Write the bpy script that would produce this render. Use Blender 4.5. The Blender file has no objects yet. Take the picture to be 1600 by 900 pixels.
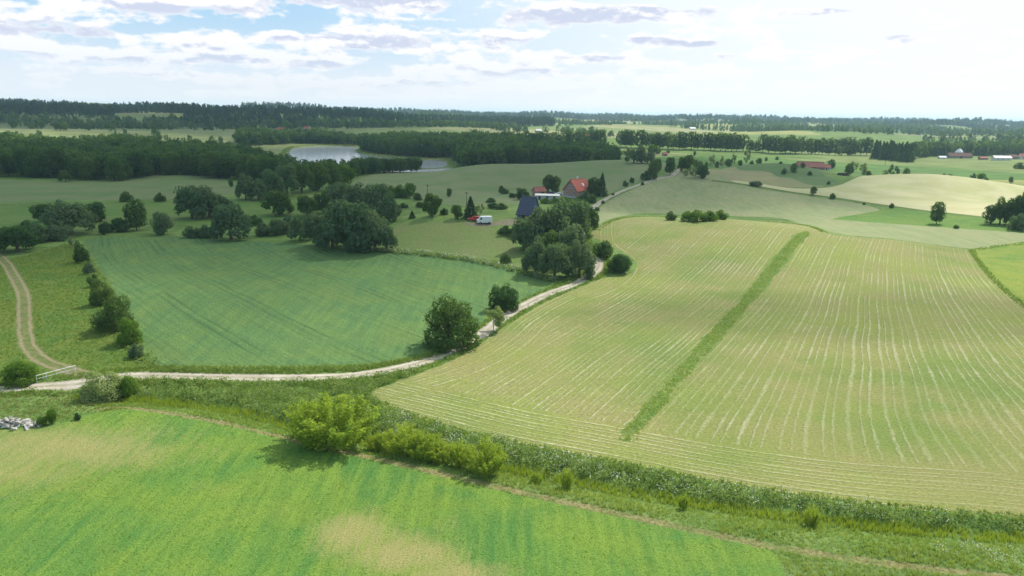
import bpy, math, random
import numpy as np
from mathutils import Vector, Matrix
from mathutils.geometry import delaunay_2d_cdt

sc = bpy.context.scene
COL = sc.collection
rng = np.random.default_rng(7)
rad = math.radians

# ------------------------------------------------------------------ camera
CAM_H, PITCH, ROLL, FPX = 40.0, 13.4, 1.0, 1142.0
cam_d = bpy.data.cameras.new('camera')
cam_d.sensor_width = 36.0
cam_d.lens = 36.0 * FPX / 1600.0
cam_d.clip_start, cam_d.clip_end = 0.5, 60000
cam = bpy.data.objects.new('camera', cam_d)
COL.objects.link(cam)
ROT = Matrix.Rotation(rad(90 - PITCH), 3, 'X') @ Matrix.Rotation(rad(ROLL), 3, 'Z')
cam.matrix_world = Matrix.Translation((0, 0, CAM_H)) @ ROT.to_4x4()
sc.camera = cam
ROTN = np.array(ROT)

# ------------------------------------------------------------------ sun, sky, exposure
SUN_EL, SUN_AZ = 49.0, 40.0            # azimuth to the right of the view (+Y towards +X)
sun_dir = Vector((math.sin(rad(SUN_AZ)) * math.cos(rad(SUN_EL)), math.cos(rad(SUN_AZ)) * math.cos(rad(SUN_EL)), math.sin(rad(SUN_EL))))
sun_d = bpy.data.lights.new('sun', 'SUN')
sun_d.energy, sun_d.angle, sun_d.color = 5.0, rad(0.6), (1.0, 0.955, 0.87)
sun = bpy.data.objects.new('sun', sun_d)
sun.rotation_euler = (-sun_dir).to_track_quat('-Z', 'Y').to_euler()
sun.location = (0, 0, 200)
COL.objects.link(sun)
sc.view_settings.view_transform = 'Standard'
sc.view_settings.look = 'None'
sc.view_settings.exposure = 0.2
sc.view_settings.gamma = 1.0
sc.view_settings.use_curve_mapping = False
sc.cycles.max_bounces = 6
sc.cycles.diffuse_bounces = 2
sc.cycles.glossy_bounces = 2
sc.cycles.transmission_bounces = 3
sc.cycles.volume_bounces = 1
sc.cycles.transparent_max_bounces = 12
sc.cycles.caustics_reflective = sc.cycles.caustics_refractive = False
sc.cycles.use_denoising = True


class NT:
    """small helper to write node trees"""
    def __init__(s, tree):
        s.t = tree
        s.n = tree.nodes
        s.l = tree.links

    def new(s, typ, **kw):
        nd = s.n.new(typ)
        for k, v in kw.items():
            setattr(nd, k, v)
        return nd

    def put(s, sock, v):
        if isinstance(v, bpy.types.NodeSocket):
            s.l.new(v, sock)
        elif v is not None:
            if sock.type == 'RGBA' and isinstance(v, (tuple, list)) and len(v) == 3:
                v = (*v, 1)
            sock.default_value = v

    def math(s, op, a, b=None, c=None, clamp=False):
        nd = s.new('ShaderNodeMath', operation=op, use_clamp=clamp)
        for i, v in enumerate((a, b, c)):
            if v is not None:
                s.put(nd.inputs[i], v)
        return nd.outputs[0]

    def vmath(s, op, a, b=None):
        nd = s.new('ShaderNodeVectorMath', operation=op)
        s.put(nd.inputs[0], a)
        if b is not None:
            s.put(nd.inputs[1], b)
        return nd.outputs[0]

    def ramp(s, v, lo, hi, a=0.0, b=1.0, smooth=True):
        nd = s.new('ShaderNodeMapRange', interpolation_type='SMOOTHSTEP' if smooth else 'LINEAR')
        for k, x in zip(('Value', 'From Min', 'From Max', 'To Min', 'To Max'), (v, lo, hi, a, b)):
            s.put(nd.inputs[k], x)
        return nd.outputs[0]

    def mix(s, f, a, b, blend='MIX'):
        nd = s.new('ShaderNodeMix', data_type='RGBA', blend_type=blend)
        s.put(nd.inputs[0], f)
        s.put(nd.inputs[6], a)
        s.put(nd.inputs[7], b)
        return nd.outputs[2]

    def noise(s, vec, scale, detail=3.0, rough=0.55, dist=0.0):
        nd = s.new('ShaderNodeTexNoise')
        if vec is not None:
            s.put(nd.inputs['Vector'], vec)
        s.put(nd.inputs['Scale'], scale)
        s.put(nd.inputs['Detail'], detail)
        s.put(nd.inputs['Roughness'], rough)
        s.put(nd.inputs['Distortion'], dist)
        return nd.outputs[0]

    def attr(s, name, out='Fac'):
        nd = s.new('ShaderNodeAttribute', attribute_name=name)
        return nd.outputs[out]

    def xyz(s, x, y, z):
        nd = s.new('ShaderNodeCombineXYZ')
        for i, v in enumerate((x, y, z)):
            s.put(nd.inputs[i], v)
        return nd.outputs[0]

    def sep(s, v):
        nd = s.new('ShaderNodeSeparateXYZ')
        s.put(nd.inputs[0], v)
        return nd.outputs


world = bpy.data.worlds.new('World')
sc.world = world
world.use_nodes = True
wt = NT(world.node_tree)
wt.n.clear()


def build_sky():
    out = wt.new('ShaderNodeOutputWorld')
    bg = wt.new('ShaderNodeBackground')
    sky = wt.new('ShaderNodeTexSky', sky_type='NISHITA')
    sky.sun_disc = False
    sky.sun_elevation = rad(SUN_EL)
    sky.sun_rotation = rad(SUN_AZ)
    sky.altitude = 100
    sky.air_density, sky.dust_density, sky.ozone_density = 1.0, 1.2, 1.2
    d = wt.new('ShaderNodeTexCoord').outputs['Generated']
    x, y, z = wt.sep(d)
    az = wt.math('ARCTAN2', x, y)                     # radians right of the view
    el = wt.math('ARCSINE', z)
    # cumulus: noise in (azimuth, elevation), finer and flatter towards the horizon like a cloud deck seen from the side
    elw = wt.math('POWER', wt.math('ADD', wt.math('MAXIMUM', el, 0.0), 0.012), 0.62)

    def lumps(dv):
        p = wt.xyz(wt.math('MULTIPLY', az, 30.0), wt.math('MULTIPLY', wt.math('ADD', el, dv), 62.0), 2.3)
        return wt.noise(p, 1.0, 7.0, 0.58, 0.15)

    deck = wt.noise(wt.xyz(wt.math('MULTIPLY', az, 8.0), wt.math('MULTIPLY', elw, 30.0), 4.7), 1.0, 4.0, 0.5)
    # clouds the place has: (azimuth deg, elevation deg, half width, half height, weight, how grey)
    blobs = [(-14.0, 8.6, 7.5, 1.25, 0.30, 0.1), (-8.0, 8.3, 5.0, 1.3, 0.26, 0.0), (-25.5, 6.9, 2.9, 0.75, 0.30, 0.1), (-19.3, 6.9, 3.0, 0.85, 0.28, 0.1), (-31.5, 8.6, 4.5, 0.55, 0.24, 0.1),
             (-10.0, 5.3, 4.2, 0.9, 0.24, 0.3), (-31.5, 4.9, 4.2, 0.8, 0.22, 0.25), (-16.8, 5.2, 2.4, 0.42, 0.22, 0.0), (-22.3, 4.3, 1.8, 0.55, 0.2, 0.1), (-14.6, 3.4, 1.9, 0.45, 0.2, 0.3), (-20.0, 3.6, 2.4, 0.4, 0.14, 0.2), (-28.0, 3.3, 5.0, 0.45, 0.12, 0.2), (-25.0, 2.3, 6.0, 0.35, 0.10, 0.2), (-8.0, 2.2, 6.0, 0.35, 0.1, 0.2),
             (3.6, 7.1, 5.0, 0.75, 0.32, 0.75), (10.5, 7.4, 4.2, 0.6, 0.30, 0.8), (2.5, 9.2, 2.2, 0.5, 0.24, 0.6), (16.0, 9.3, 4.2, 0.5, 0.28, 0.8), (8.7, 5.5, 2.6, 0.35, 0.22, 0.6), (5.5, 4.2, 2.2, 0.35, 0.2, 0.5), (13.0, 5.2, 2.2, 0.28, 0.2, 0.6),
             (22.0, 7.2, 3.4, 0.32, 0.22, 0.7), (26.3, 5.4, 1.4, 0.42, 0.24, 0.8), (0.5, 3.2, 4.0, 0.35, 0.14, 0.3), (15.2, 4.3, 1.2, 0.25, 0.16, 0.5), (-1.0, 5.6, 2.4, 0.6, 0.2, 0.3)]
    mask = low = None
    for a, e, w, h, k, u in blobs:
        da = wt.math('DIVIDE', wt.math('SUBTRACT', az, rad(a)), rad(w))
        de = wt.math('DIVIDE', wt.math('SUBTRACT', el, rad(e)), rad(h))
        r2 = wt.math('ADD', wt.math('MULTIPLY', da, da), wt.math('MULTIPLY', de, de))
        g = wt.math('MULTIPLY', wt.math('POWER', 2.7183, wt.math('MULTIPLY', r2, -1.0)), k)
        lo = wt.math('MULTIPLY', g, wt.ramp(de, 0.45 + u, -0.55 + u, 0.0, 1.0))
        mask = g if mask is None else wt.math('ADD', mask, g)
        low = lo if low is None else wt.math('ADD', low, lo)
    base, up = lumps(0.0), lumps(0.006)
    dens = wt.math('ADD', wt.math('ADD', mask, wt.math('MULTIPLY', wt.math('SUBTRACT', deck, 0.49), 0.75)), wt.math('MULTIPLY', wt.math('SUBTRACT', base, 0.5), 0.62))
    dens = wt.math('ADD', dens, wt.ramp(el, 0.11, 0.05, 0.0, 0.09))
    cover = wt.ramp(dens, 0.05, 0.17)
    deck_up = wt.noise(wt.xyz(wt.math('MULTIPLY', az, 8.0), wt.math('MULTIPLY', wt.math('ADD', elw, 0.02), 30.0), 4.7), 1.0, 4.0, 0.5)
    rel = wt.math('ADD', wt.math('DIVIDE', low, wt.math('ADD', mask, 0.06)), wt.math('MULTIPLY', wt.math('SUBTRACT', deck_up, deck), 1.5))
    under = wt.ramp(wt.math('ADD', rel, wt.math('MULTIPLY', wt.math('SUBTRACT', up, base), 2.6)), 0.22, 0.80)
    under = wt.math('MULTIPLY', under, wt.ramp(dens, 0.06, 0.22))
    sdot = wt.new('ShaderNodeVectorMath', operation='DOT_PRODUCT')
    wt.put(sdot.inputs[0], d)
    sdot.inputs[1].default_value = tuple(sun_dir)
    veil = wt.ramp(sdot.outputs['Value'], 0.42, 0.76)
    shade = wt.mix(under, (12.2, 12.2, 12.4), (7.8, 8.5, 10.4))
    fade = wt.ramp(el, -0.02, 0.135)
    blue = wt.mix(0.75, sky.outputs[0], (5.7, 9.3, 12.6))
    clear = wt.mix(wt.math('SUBTRACT', 1.0, fade), blue, (11.5, 11.8, 12.2))      # milky air low in the sky
    clear = wt.mix(wt.math('MULTIPLY', veil, 0.85), clear, (12.6, 12.7, 12.6))
    col = wt.mix(wt.math('MULTIPLY', cover, wt.ramp(el, 0.01, 0.09, 0.35, 1.0)), clear, shade)
    wt.put(bg.inputs['Color'], col)
    bg.inputs['Strength'].default_value = 0.075
    wt.l.new(bg.outputs[0], out.inputs[0])


build_sky()

# ------------------------------------------------------------------ terrain
YH = lambda px: 178 + 0.01746 * (px - 800)


def at_depth(px, D):
    """ground position straight ahead D metres away, seen in photo column px"""
    zc = D * math.cos(rad(PITCH)) + CAM_H * math.sin(rad(PITCH))
    return ((px - 800) / FPX * zc, D)


#        photo column, distance, height, half length across, half length along
HILLS = [(695, 240, 6.8, 32, 26), (742, 470, 6.4, 34, 58), (975, 505, 9.6, 62, 70), (840, 490, 3.0, 40, 50),
         (1145, 232, 7.2, 62, 46), (1085, 415, 8.0, 70, 62), (1440, 432, 9.5, 62, 40), (1215, 540, 8.0, 36, 45),
         (1620, 300, 3.0, 60, 60), (240, 350, 2.0, 80, 60), (60, 140, 1.2, 30, 30), (420, 150, 1.6, 40, 30)]
HC = [(*at_depth(a, b), h, sx, sy) for a, b, h, sx, sy in HILLS]


def sstep(x, a, b):
    t = np.clip((x - a) / (b - a), 0, 1)
    return t * t * (3 - 2 * t)


LAKE_Z = -3.5


def hbase(x, y):
    x = np.asarray(x, float)
    y = np.asarray(y, float)
    z = np.zeros_like(x)
    for cx, cy, h, sx, sy in HC:
        z = z + h * np.exp(-((x - cx) / sx) ** 2 - ((y - cy) / sy) ** 2)
    r = np.hypot(x, y)
    near = sstep(y, 60, 160)
    z = z + near * 0.5 * (np.sin(x / 31 + 1.3) * np.cos(y / 43) + 0.5 * np.sin(x / 17 + y / 23))
    # slow rise to the far country, ridges at the back
    z = z + 11 * sstep(r, 850, 1900) + 12 * sstep(r, 2200, 4200)
    und = 4.8 * np.sin(x / 190 + 0.7) * np.sin(y / 160 + x / 700 + 1.0) + 3.0 * np.sin(x / 97 - y / 120 + 2.0)
    z = z + und * sstep(r, 520, 1000) * (1 + 1.5 * sstep(r, 1500, 4000))
    ang = np.arctan2(x, np.maximum(y, 1))
    leftness = sstep(-ang, -0.05, 0.45)
    z = z + leftness * (8 * sstep(r, 820, 1150) + 17 * sstep(r, 1350, 2050)) * (1 - 0.75 * sstep(r, 3000, 5000))
    # hollow with the lake
    lx, ly = at_depth(540, 745)
    lk = np.exp(-(((x - lx) / 230) ** 2 + ((y - ly) / 240) ** 2) ** 2)
    z = z * (1 - lk) + (LAKE_Z + 1.2) * lk
    return z


def pix_dir(px, py):
    v = ROTN @ np.array(((px - 800) / FPX, -(py - 450) / FPX, -1.0))
    return v / np.linalg.norm(v)


TS = np.concatenate([np.arange(30, 400, 0.8), np.arange(400, 1500, 3.0), np.arange(1500, 9000, 15.0)])


def hit(px, py, hf=None):
    """where the sight line of a photo pixel meets the ground"""
    d = pix_dir(px, py)
    X, Y, Z = d[0] * TS, d[1] * TS, CAM_H + d[2] * TS
    g = Z - (hf or hbase)(X, Y)
    i = np.argmax(g < 0)
    if g[i] >= 0:
        i = len(TS) - 1
        return np.array((X[i], Y[i]))
    t = TS[i - 1] + (TS[i] - TS[i - 1]) * g[i - 1] / (g[i - 1] - g[i])
    return np.array((d[0] * t, d[1] * t))


def W(p):
    """(px, py) -> ground under that pixel; (px, 'D', d) -> by distance"""
    if len(p) == 3:
        return np.array(at_depth(p[0], p[2]))
    return hit(*p)


def spline(pts, closed=False, k=8):
    P = np.array(pts, float)
    n = len(P)
    out = []
    for i in range(n if closed else n - 1):
        if closed:
            a, b, c, d = P[(i - 1) % n], P[i], P[(i + 1) % n], P[(i + 2) % n]
        else:
            a, b, c, d = P[max(i - 1, 0)], P[i], P[i + 1], P[min(i + 2, n - 1)]
        for t in np.arange(k) / k:
            out.append(0.5 * (2 * b + (c - a) * t + (2 * a - 5 * b + 4 * c - d) * t * t + (3 * b - a - 3 * c + d) * t ** 3))
    if not closed:
        out.append(P[-1])
    return np.array(out)


def resample(P, closed=False, f=0.010, lo=0.7):
    """even spacing that grows with distance from the camera"""
    P = np.array(P)
    if closed:
        P = np.vstack([P, P[:1]])
    out = [P[0]]
    acc = 0.0
    for a, b in zip(P[:-1], P[1:]):
        L = np.hypot(*(b - a))
        if L < 1e-6:
            continue
        step = max(lo, f * np.hypot(*a))
        pos = step - acc
        while pos < L:
            out.append(a + (b - a) * pos / L)
            pos += step
        acc = L - (pos - step)
    if not closed:
        out.append(P[-1])
    return np.array(out)


def inside(P, x, y):
    r = np.zeros(len(x), bool)
    lo, hi = P.min(0), P.max(0)
    m = np.where((x >= lo[0]) & (x <= hi[0]) & (y >= lo[1]) & (y <= hi[1]))[0]
    xs, ys = x[m], y[m]
    c = np.zeros(len(m), bool)
    for (x1, y1), (x2, y2) in zip(P, np.roll(P, -1, 0)):
        if y1 == y2:
            continue
        k = ((y1 > ys) != (y2 > ys)) & (xs < (x2 - x1) * (ys - y1) / (y2 - y1) + x1)
        c ^= k
    r[m] = c
    return r


def dist_line(P, x, y, want_side=False):
    """distance to an open line, and the side (+ right of travel)"""
    best = np.full(len(x), 1e9)
    side = np.zeros(len(x))
    along = np.zeros(len(x))
    s0 = 0.0
    for a, b in zip(P[:-1], P[1:]):
        d = b - a
        L2 = d @ d
        if L2 < 1e-9:
            continue
        t = np.clip(((x - a[0]) * d[0] + (y - a[1]) * d[1]) / L2, 0, 1)
        ex, ey = x - a[0] - t * d[0], y - a[1] - t * d[1]
        q = np.hypot(ex, ey)
        m = q < best
        best = np.where(m, q, best)
        side = np.where(m, np.sign(ex * d[1] - ey * d[0]), side)
        along = np.where(m, s0 + t * math.sqrt(L2), along)
        s0 += math.sqrt(L2)
    return (best, side, along) if want_side else best


def ribbon(P, w):
    """outline of a strip of width w (number or per-point) along line P"""
    P = np.array(P)
    T = np.gradient(P, axis=0)
    T /= np.maximum(np.hypot(T[:, 0], T[:, 1]), 1e-9)[:, None]
    N = np.stack([-T[:, 1], T[:, 0]], 1)
    w = np.broadcast_to(np.asarray(w, float), (len(P),))[:, None] / 2
    return np.vstack([P + N * w, (P - N * w)[::-1]])


def px_line(pts, k=8):
    return spline([W(p) for p in pts], False, k)


# ---- lines
ROAD = px_line([(-220, 640), (-60, 616), (0, 608), (60, 604), (130, 597), (200, 587), (300, 588), (400, 590), (500, 589), (580, 583), (650, 568), (710, 546), (755, 521),
                (790, 494), (850, 462), (900, 443), (930, 424), (935, 411), (927, 401), (912, 390), (905, 376), (908, 360), (915, 345), (930, 322), (960, 304), (1000, 288), (1030, 279), (1050, 275)])
ROAD = np.vstack([ROAD, spline([ROAD[-1], at_depth(1062, 440), at_depth(1075, 520), at_depth(1100, 640)], False, 6)[1:]])
TRACK = px_line([(-60, 375), (-15, 392), (8, 410), (22, 432), (36, 460), (38, 500), (42, 535), (62, 560), (92, 573), (122, 582), (150, 592)])
DITCH = px_line([(110, 612), (200, 618), (300, 628), (380, 640), (450, 660), (560, 683), (680, 702), (800, 728), (900, 748), (1000, 766), (1150, 790), (1300, 810), (1450, 824), (1600, 836), (1800, 850)])
STRIP = px_line([(974, 689), (1090, 555), (1195, 436), (1262, 362)])
PATH = px_line([(150, 640), (205, 636), (300, 651), (400, 671), (480, 692), (600, 719), (720, 747), (840, 775), (960, 801), (1080, 827), (1200, 852), (1350, 876), (1600, 905)])
HEDGE = px_line([(1112, 282), (1180, 291), (1240, 301), (1310, 310), (1390, 322), (1440, 329), (1540, 340), (1640, 350)])


def height(x, y):
    x = np.asarray(x, float)
    y = np.asarray(y, float)
    z = hbase(x, y)
    sh = x.shape
    fx, fy = x.ravel(), y.ravel()
    m = (fy > 30) & (fy < 180)
    if m.any():
        zz = z.ravel().copy()
        d = dist_line(DITCH[::3], fx[m], fy[m])
        zz[m] -= 0.9 * np.exp(-(d / 2.6) ** 2)
        z = zz.reshape(sh)
    return z


def gz(x, y):
    return float(height(np.array([x]), np.array([y]))[0])


def poly(pts, k=5):
    return spline([W(p) for p in pts], True, k)


D = 'D'
REGIONS = [   # painter's order: later ones lie on top
    ('pasture', 'hill_pasture', poly([(545, 291), (610, 300), (680, 318), (760, 322), (820, 318), (880, 308), (935, 306), (990, 287), (1030, 272), (1045, D, 560), (980, D, 600), (850, D, 590), (700, D, 570), (600, D, 520)])),
    ('pasture', 'left_pasture', poly([(-120, 283), (0, 281), (130, 283), (280, 268), (330, 275), (380, 290), (350, 305), (200, 312), (0, 316), (-120, 318)])),
    ('meadow', 'far_slope', poly([(-200, D, 880), (0, D, 900), (200, D, 930), (330, D, 960), (430, D, 1010), (440, D, 1120), (360, D, 1290), (200, D, 1350), (0, D, 1340), (-200, D, 1340)])),
    ('meadow', 'green_meadow', poly([(-120, 325), (60, 322), (200, 314), (340, 312), (470, 306), (460, 330), (420, 345), (300, 350), (150, 352), (-120, 372)])),
    ('pasture', 'mound', poly([(618, 352), (640, 347), (700, 345), (760, 352), (800, 372), (812, 400), (790, 412), (740, 403), (660, 393), (618, 388)])),
    ('meadow', 'olive', poly([(-160, 430), (10, 405), (60, 395), (112, 380), (138, 402), (160, 470), (200, 530), (236, 578), (130, 590), (60, 590), (-160, 610)])),
    ('crop_field', 'crop_mid', poly([(133, 374), (200, 369), (300, 370), (420, 378), (560, 390), (650, 396), (740, 407), (820, 424), (868, 438), (845, 455), (800, 476), (770, 490), (715, 535), (650, 556), (580, 568), (480, 571), (350, 571), (238, 569), (205, 510), (175, 450), (150, 405)], 6)),
    ('crop_field', 'crop_front', poly([(-200, 672), (0, 672), (90, 663), (150, 645), (205, 640), (300, 655), (400, 676), (480, 697), (600, 724), (720, 752), (840, 780), (960, 806), (1080, 832), (1200, 860), (1225, 900), (1240, 1000), (600, 1080), (-300, 1000)], 6)),
    ('hay_field', 'hay_far', poly([(1120, 281), (1170, 284), (1240, 294), (1300, 292), (1345, D, 445), (1390, D, 470), (1440, D, 480), (1520, D, 470), (1600, D, 420), (1680, D, 380), (1640, 350), (1540, 341), (1440, 330), (1390, 323), (1310, 311), (1240, 302), (1160, 288)])),
    ('pasture', 'brown_slope', poly([(1100, 272), (1130, 264), (1175, 260), (1210, 268), (1250, 283), (1290, 290), (1240, 293), (1160, 283), (1110, 280)])),
    ('meadow', 'dark_mound', poly([(1150, 262), (1180, 256), (1215, D, 590), (1265, D, 585), (1300, 279), (1312, 288), (1255, 286), (1205, 270)])),
    ('pasture', 'rise_field', poly([(926, 358), (990, D, 300), (1070, D, 302), (1150, D, 300), (1230, D, 290), (1290, 361), (1400, 374), (1530, 389), (1600, 377), (1690, 372), (1600, 364), (1500, 357), (1400, 350), (1330, 345), (1300, 342), (1340, 335), (1374, 328), (1330, 316), (1240, 303), (1160, 289), (1100, D, 420), (1052, D, 420), (1000, 291), (960, 309), (936, 326), (928, 342)])),
    ('meadow', 'lush_far', poly([(1300, 342), (1340, 335), (1378, 328), (1390, 323), (1440, 330), (1540, 341), (1680, 353), (1680, 372), (1600, 364), (1500, 357), (1400, 350), (1330, 345)])),
    ('mown_field', 'mown', poly([(584, 610), (640, 589), (700, 566), (745, 541), (795, 506), (850, 473), (905, 449), (945, 434), (985, 428), (995, 410), (970, 392), (940, 376), (926, 361), (990, D, 272), (1070, D, 276), (1150, D, 274), (1230, D, 268), (1290, 364), (1400, 375), (1480, 386), (1518, 391), (1530, 410), (1560, 444), (1600, 477), (1720, 570), (1900, 700), (1860, 836), (1600, 807), (1400, 791), (1250, 773), (1100, 749), (950, 719), (800, 691), (690, 664), (620, 643), (590, 626)], 5)),
    ('meadow', 'lush_right', poly([(1518, 391), (1550, 386), (1600, 379), (1700, 374), (1850, 380), (1900, 640), (1720, 568), (1600, 475), (1560, 442), (1532, 410)])),
    ('dirt_yard', 'yard', poly([(722, 347), (745, 349), (775, 346), (800, 342), (822, 343), (815, 350), (785, 352), (755, 354), (730, 352)])),
    ('grass_path', 'path', ribbon(resample(PATH), 1.15)),
    ('grass_strip', 'strip', None),
    ('grass_strip', 'hedge', None),
    ('dirt_track', 'track', ribbon(resample(TRACK), 2.7)),
    ('gravel_road', 'road', None),
]
LAKE = np.array([at_depth(*p) for p in [(440, 740), (452, 860), (490, 920), (545, 930), (562, 880), (556, 800), (585, 735), (640, 700), (690, 685), (702, 620), (690, 560), (630, 545), (560, 560), (480, 590), (430, 640)]])
LAKE = spline(LAKE, True, 6)


def fix_region(key, P):
    for i, r in enumerate(REGIONS):
        if r[1] == key:
            REGIONS[i] = (r[0], key, P)


RS = resample(STRIP)
fix_region('strip', ribbon(RS, (1.3 + 0.6 * np.sin(np.arange(len(RS)) / 6.0) + 0.5 * np.sin(np.arange(len(RS)) / 2.3 + 1) + 2.6 * np.linspace(0, 1, len(RS)) ** 0.7) * np.clip(np.minimum(np.arange(len(RS)) / 5.0 + 0.35, (len(RS) - np.arange(len(RS))) / 6.0 + 0.1), 0, 1)))
fix_region('hedge', ribbon(resample(HEDGE), 4.5))
RR = resample(ROAD)
fix_region('road', ribbon(RR, 2.9 + 0.22 * np.sin(np.arange(len(RR)) / 3.1) + 0.15 * np.sin(np.arange(len(RR)) / 1.3)))
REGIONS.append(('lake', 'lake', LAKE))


def region(key):
    return next(r[2] for r in REGIONS if r[1] == key)


def make_points():
    pts = []
    r = 9.0
    radii = []
    while r < 16000:
        radii.append(r)
        r *= 1.05 if r < 40 else (1.0135 if r < 700 else (1.022 if r < 3000 else 1.09))
    for i, r in enumerate(radii):
        st = 0.45 if r < 1500 else 0.8
        a = np.arange(-48, 48, st) + (st / 2 if i % 2 else 0)
        if i % 6 == 0:
            a = np.concatenate([a, np.arange(48, 312, 4.0)])
        a = np.radians(a)
        pts.append(np.stack([np.sin(a) * r, np.cos(a) * r], 1))
    pts.append(np.array([[0.0, 0.0]]))
    return np.vstack(pts)


def new_mesh(name, V, F, mat=None, smooth=True, attrs=None, normals=None):
    """mesh from vertex array and an (n,3) or (n,4) face array"""
    V = np.ascontiguousarray(V, np.float32)
    F = np.ascontiguousarray(F, np.int32)
    me = bpy.data.meshes.new(name)
    k = F.shape[1]
    me.vertices.add(len(V))
    me.vertices.foreach_set('co', V.ravel())
    me.loops.add(F.size)
    me.loops.foreach_set('vertex_index', F.ravel())
    me.polygons.add(len(F))
    me.polygons.foreach_set('loop_start', np.arange(0, F.size, k, dtype=np.int32))
    me.update(calc_edges=True)
    if smooth:
        me.polygons.foreach_set('use_smooth', np.ones(len(F), bool))
    for an, av in (attrs or {}).items():
        at = me.attributes.new(an, 'FLOAT', 'POINT')
        at.data.foreach_set('value', np.ascontiguousarray(av, np.float32))
    if mat:
        me.materials.append(mat)
    if normals is not None:
        me.normals_split_custom_set_from_vertices(np.asarray(normals, float).tolist())
    return me


def link(name, me, parent=None, loc=None, **props):
    o = bpy.data.objects.new(name, me)
    COL.objects.link(o)
    if parent:
        o.parent = parent
    if loc is not None:
        o.location = loc
    for k, v in props.items():
        o[k] = v
    return o


# ------------------------------------------------------------------ ground materials
MATS = {}


def material(name):
    m = bpy.data.materials.new(name)
    m.use_nodes = True
    t = NT(m.node_tree)
    t.n.clear()
    out = t.new('ShaderNodeOutputMaterial')
    MATS[name] = m
    return m, t, out


def principled(t, out, color, rough=0.9, spec=0.15, bump=None, bstr=0.5, bdist=0.1, metallic=0.0):
    p = t.new('ShaderNodeBsdfPrincipled')
    t.put(p.inputs['Base Color'], color)
    t.put(p.inputs['Roughness'], rough)
    p.inputs['Specular IOR Level'].default_value = spec
    p.inputs['Metallic'].default_value = metallic
    if bump is not None:
        b = t.new('ShaderNodeBump')
        b.inputs['Strength'].default_value = bstr
        b.inputs['Distance'].default_value = bdist
        t.put(b.inputs['Height'], bump)
        t.l.new(b.outputs[0], p.inputs['Normal'])
    t.l.new(p.outputs[0], out.inputs[0])
    return p


def pos(t):
    return t.new('ShaderNodeNewGeometry').outputs['Position']


def rotated(t, p, deg, sx, sy):
    m = t.new('ShaderNodeMapping')
    t.put(m.inputs['Vector'], p)
    m.inputs['Rotation'].default_value = (0, 0, rad(deg))
    m.inputs['Scale'].default_value = (sx, sy, 1)
    return m.outputs[0]


def grass_mat(name, a, b, c, big=0.02, mid=0.12, streak=None, rows=False, fine=2.2, bump=0.35, patch=None, dark=0.55):
    m, t, out = material(name)
    p = pos(t)
    n1 = t.ramp(t.noise(p, big, 4, 0.6), 0.35, 0.65)
    n2 = t.ramp(t.noise(p, mid, 5, 0.62, 0.4), 0.38, 0.64)
    col = t.mix(n1, a, b)
    col = t.mix(t.math('MULTIPLY', n2, 0.75), col, c)
    f = t.noise(p, fine, 4, 0.7)
    if streak:
        sp = rotated(t, p, streak, 0.9, 0.07)
        s = t.ramp(t.noise(sp, 1.0, 5, 0.65), 0.3, 0.7)
        col = t.mix(t.math('MULTIPLY', s, 0.5), col, tuple(x * 1.35 for x in c))
    if rows:      # drill rows and the sprayer's wheel tracks
        rw = t.math('ADD', t.attr('rows'), t.math('MULTIPLY', t.math('SUBTRACT', t.noise(p, 0.03, 2), 0.5), 2.5))
        tr = t.math('ABSOLUTE', t.math('SUBTRACT', t.math('ABSOLUTE', t.math('SUBTRACT', t.math('MODULO', rw, 13.0), 6.5)), 0.9))
        tr = t.math('SUBTRACT', 1.0, t.ramp(tr, 0.12, 0.45))
        tr = t.math('MULTIPLY', tr, t.ramp(t.noise(p, 0.05, 3, 0.6), 0.38, 0.62))
        col = t.mix(t.math('MULTIPLY', tr, 0.55), col, tuple(x * 0.55 for x in a))
        dr = t.noise(t.xyz(t.math('MULTIPLY', rw, 1.3), t.math('MULTIPLY', t.attr('along'), 0.03), 0.0), 1.0, 4, 0.7)
        col = t.mix(t.math('MULTIPLY', t.ramp(dr, 0.35, 0.7), 0.55), col, tuple(x * 0.72 for x in a))
    if patch:
        pv = t.attr('patch')
        nz = t.math('ADD', t.math('MULTIPLY', t.math('SUBTRACT', t.noise(p, 0.16, 6, 0.72), 0.5), 0.9), t.math('MULTIPLY', t.math('SUBTRACT', t.noise(rotated(t, p, -52, 1.6, 0.22), 1.0, 5, 0.7), 0.5), 0.9))
        pa = t.ramp(t.math('ADD', pv, t.math('MULTIPLY', nz, t.ramp(pv, 0.02, 0.3, 0.2, 1.0))), 0.12, 0.85)
        col = t.mix(pa, col, patch)
    col = t.mix(1.0, col, t.mix(t.ramp(f, 0.30, 0.66), (dark, dark * 1.02, dark * 0.98), (1.12, 1.12, 1.08)), 'MULTIPLY')
    h = t.math('ADD', f, t.math('MULTIPLY', t.noise(p, mid * 4, 3, 0.6), 0.7))
    principled(t, out, col, 0.95, 0.08, h, bump, 0.35)
    return m


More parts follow.
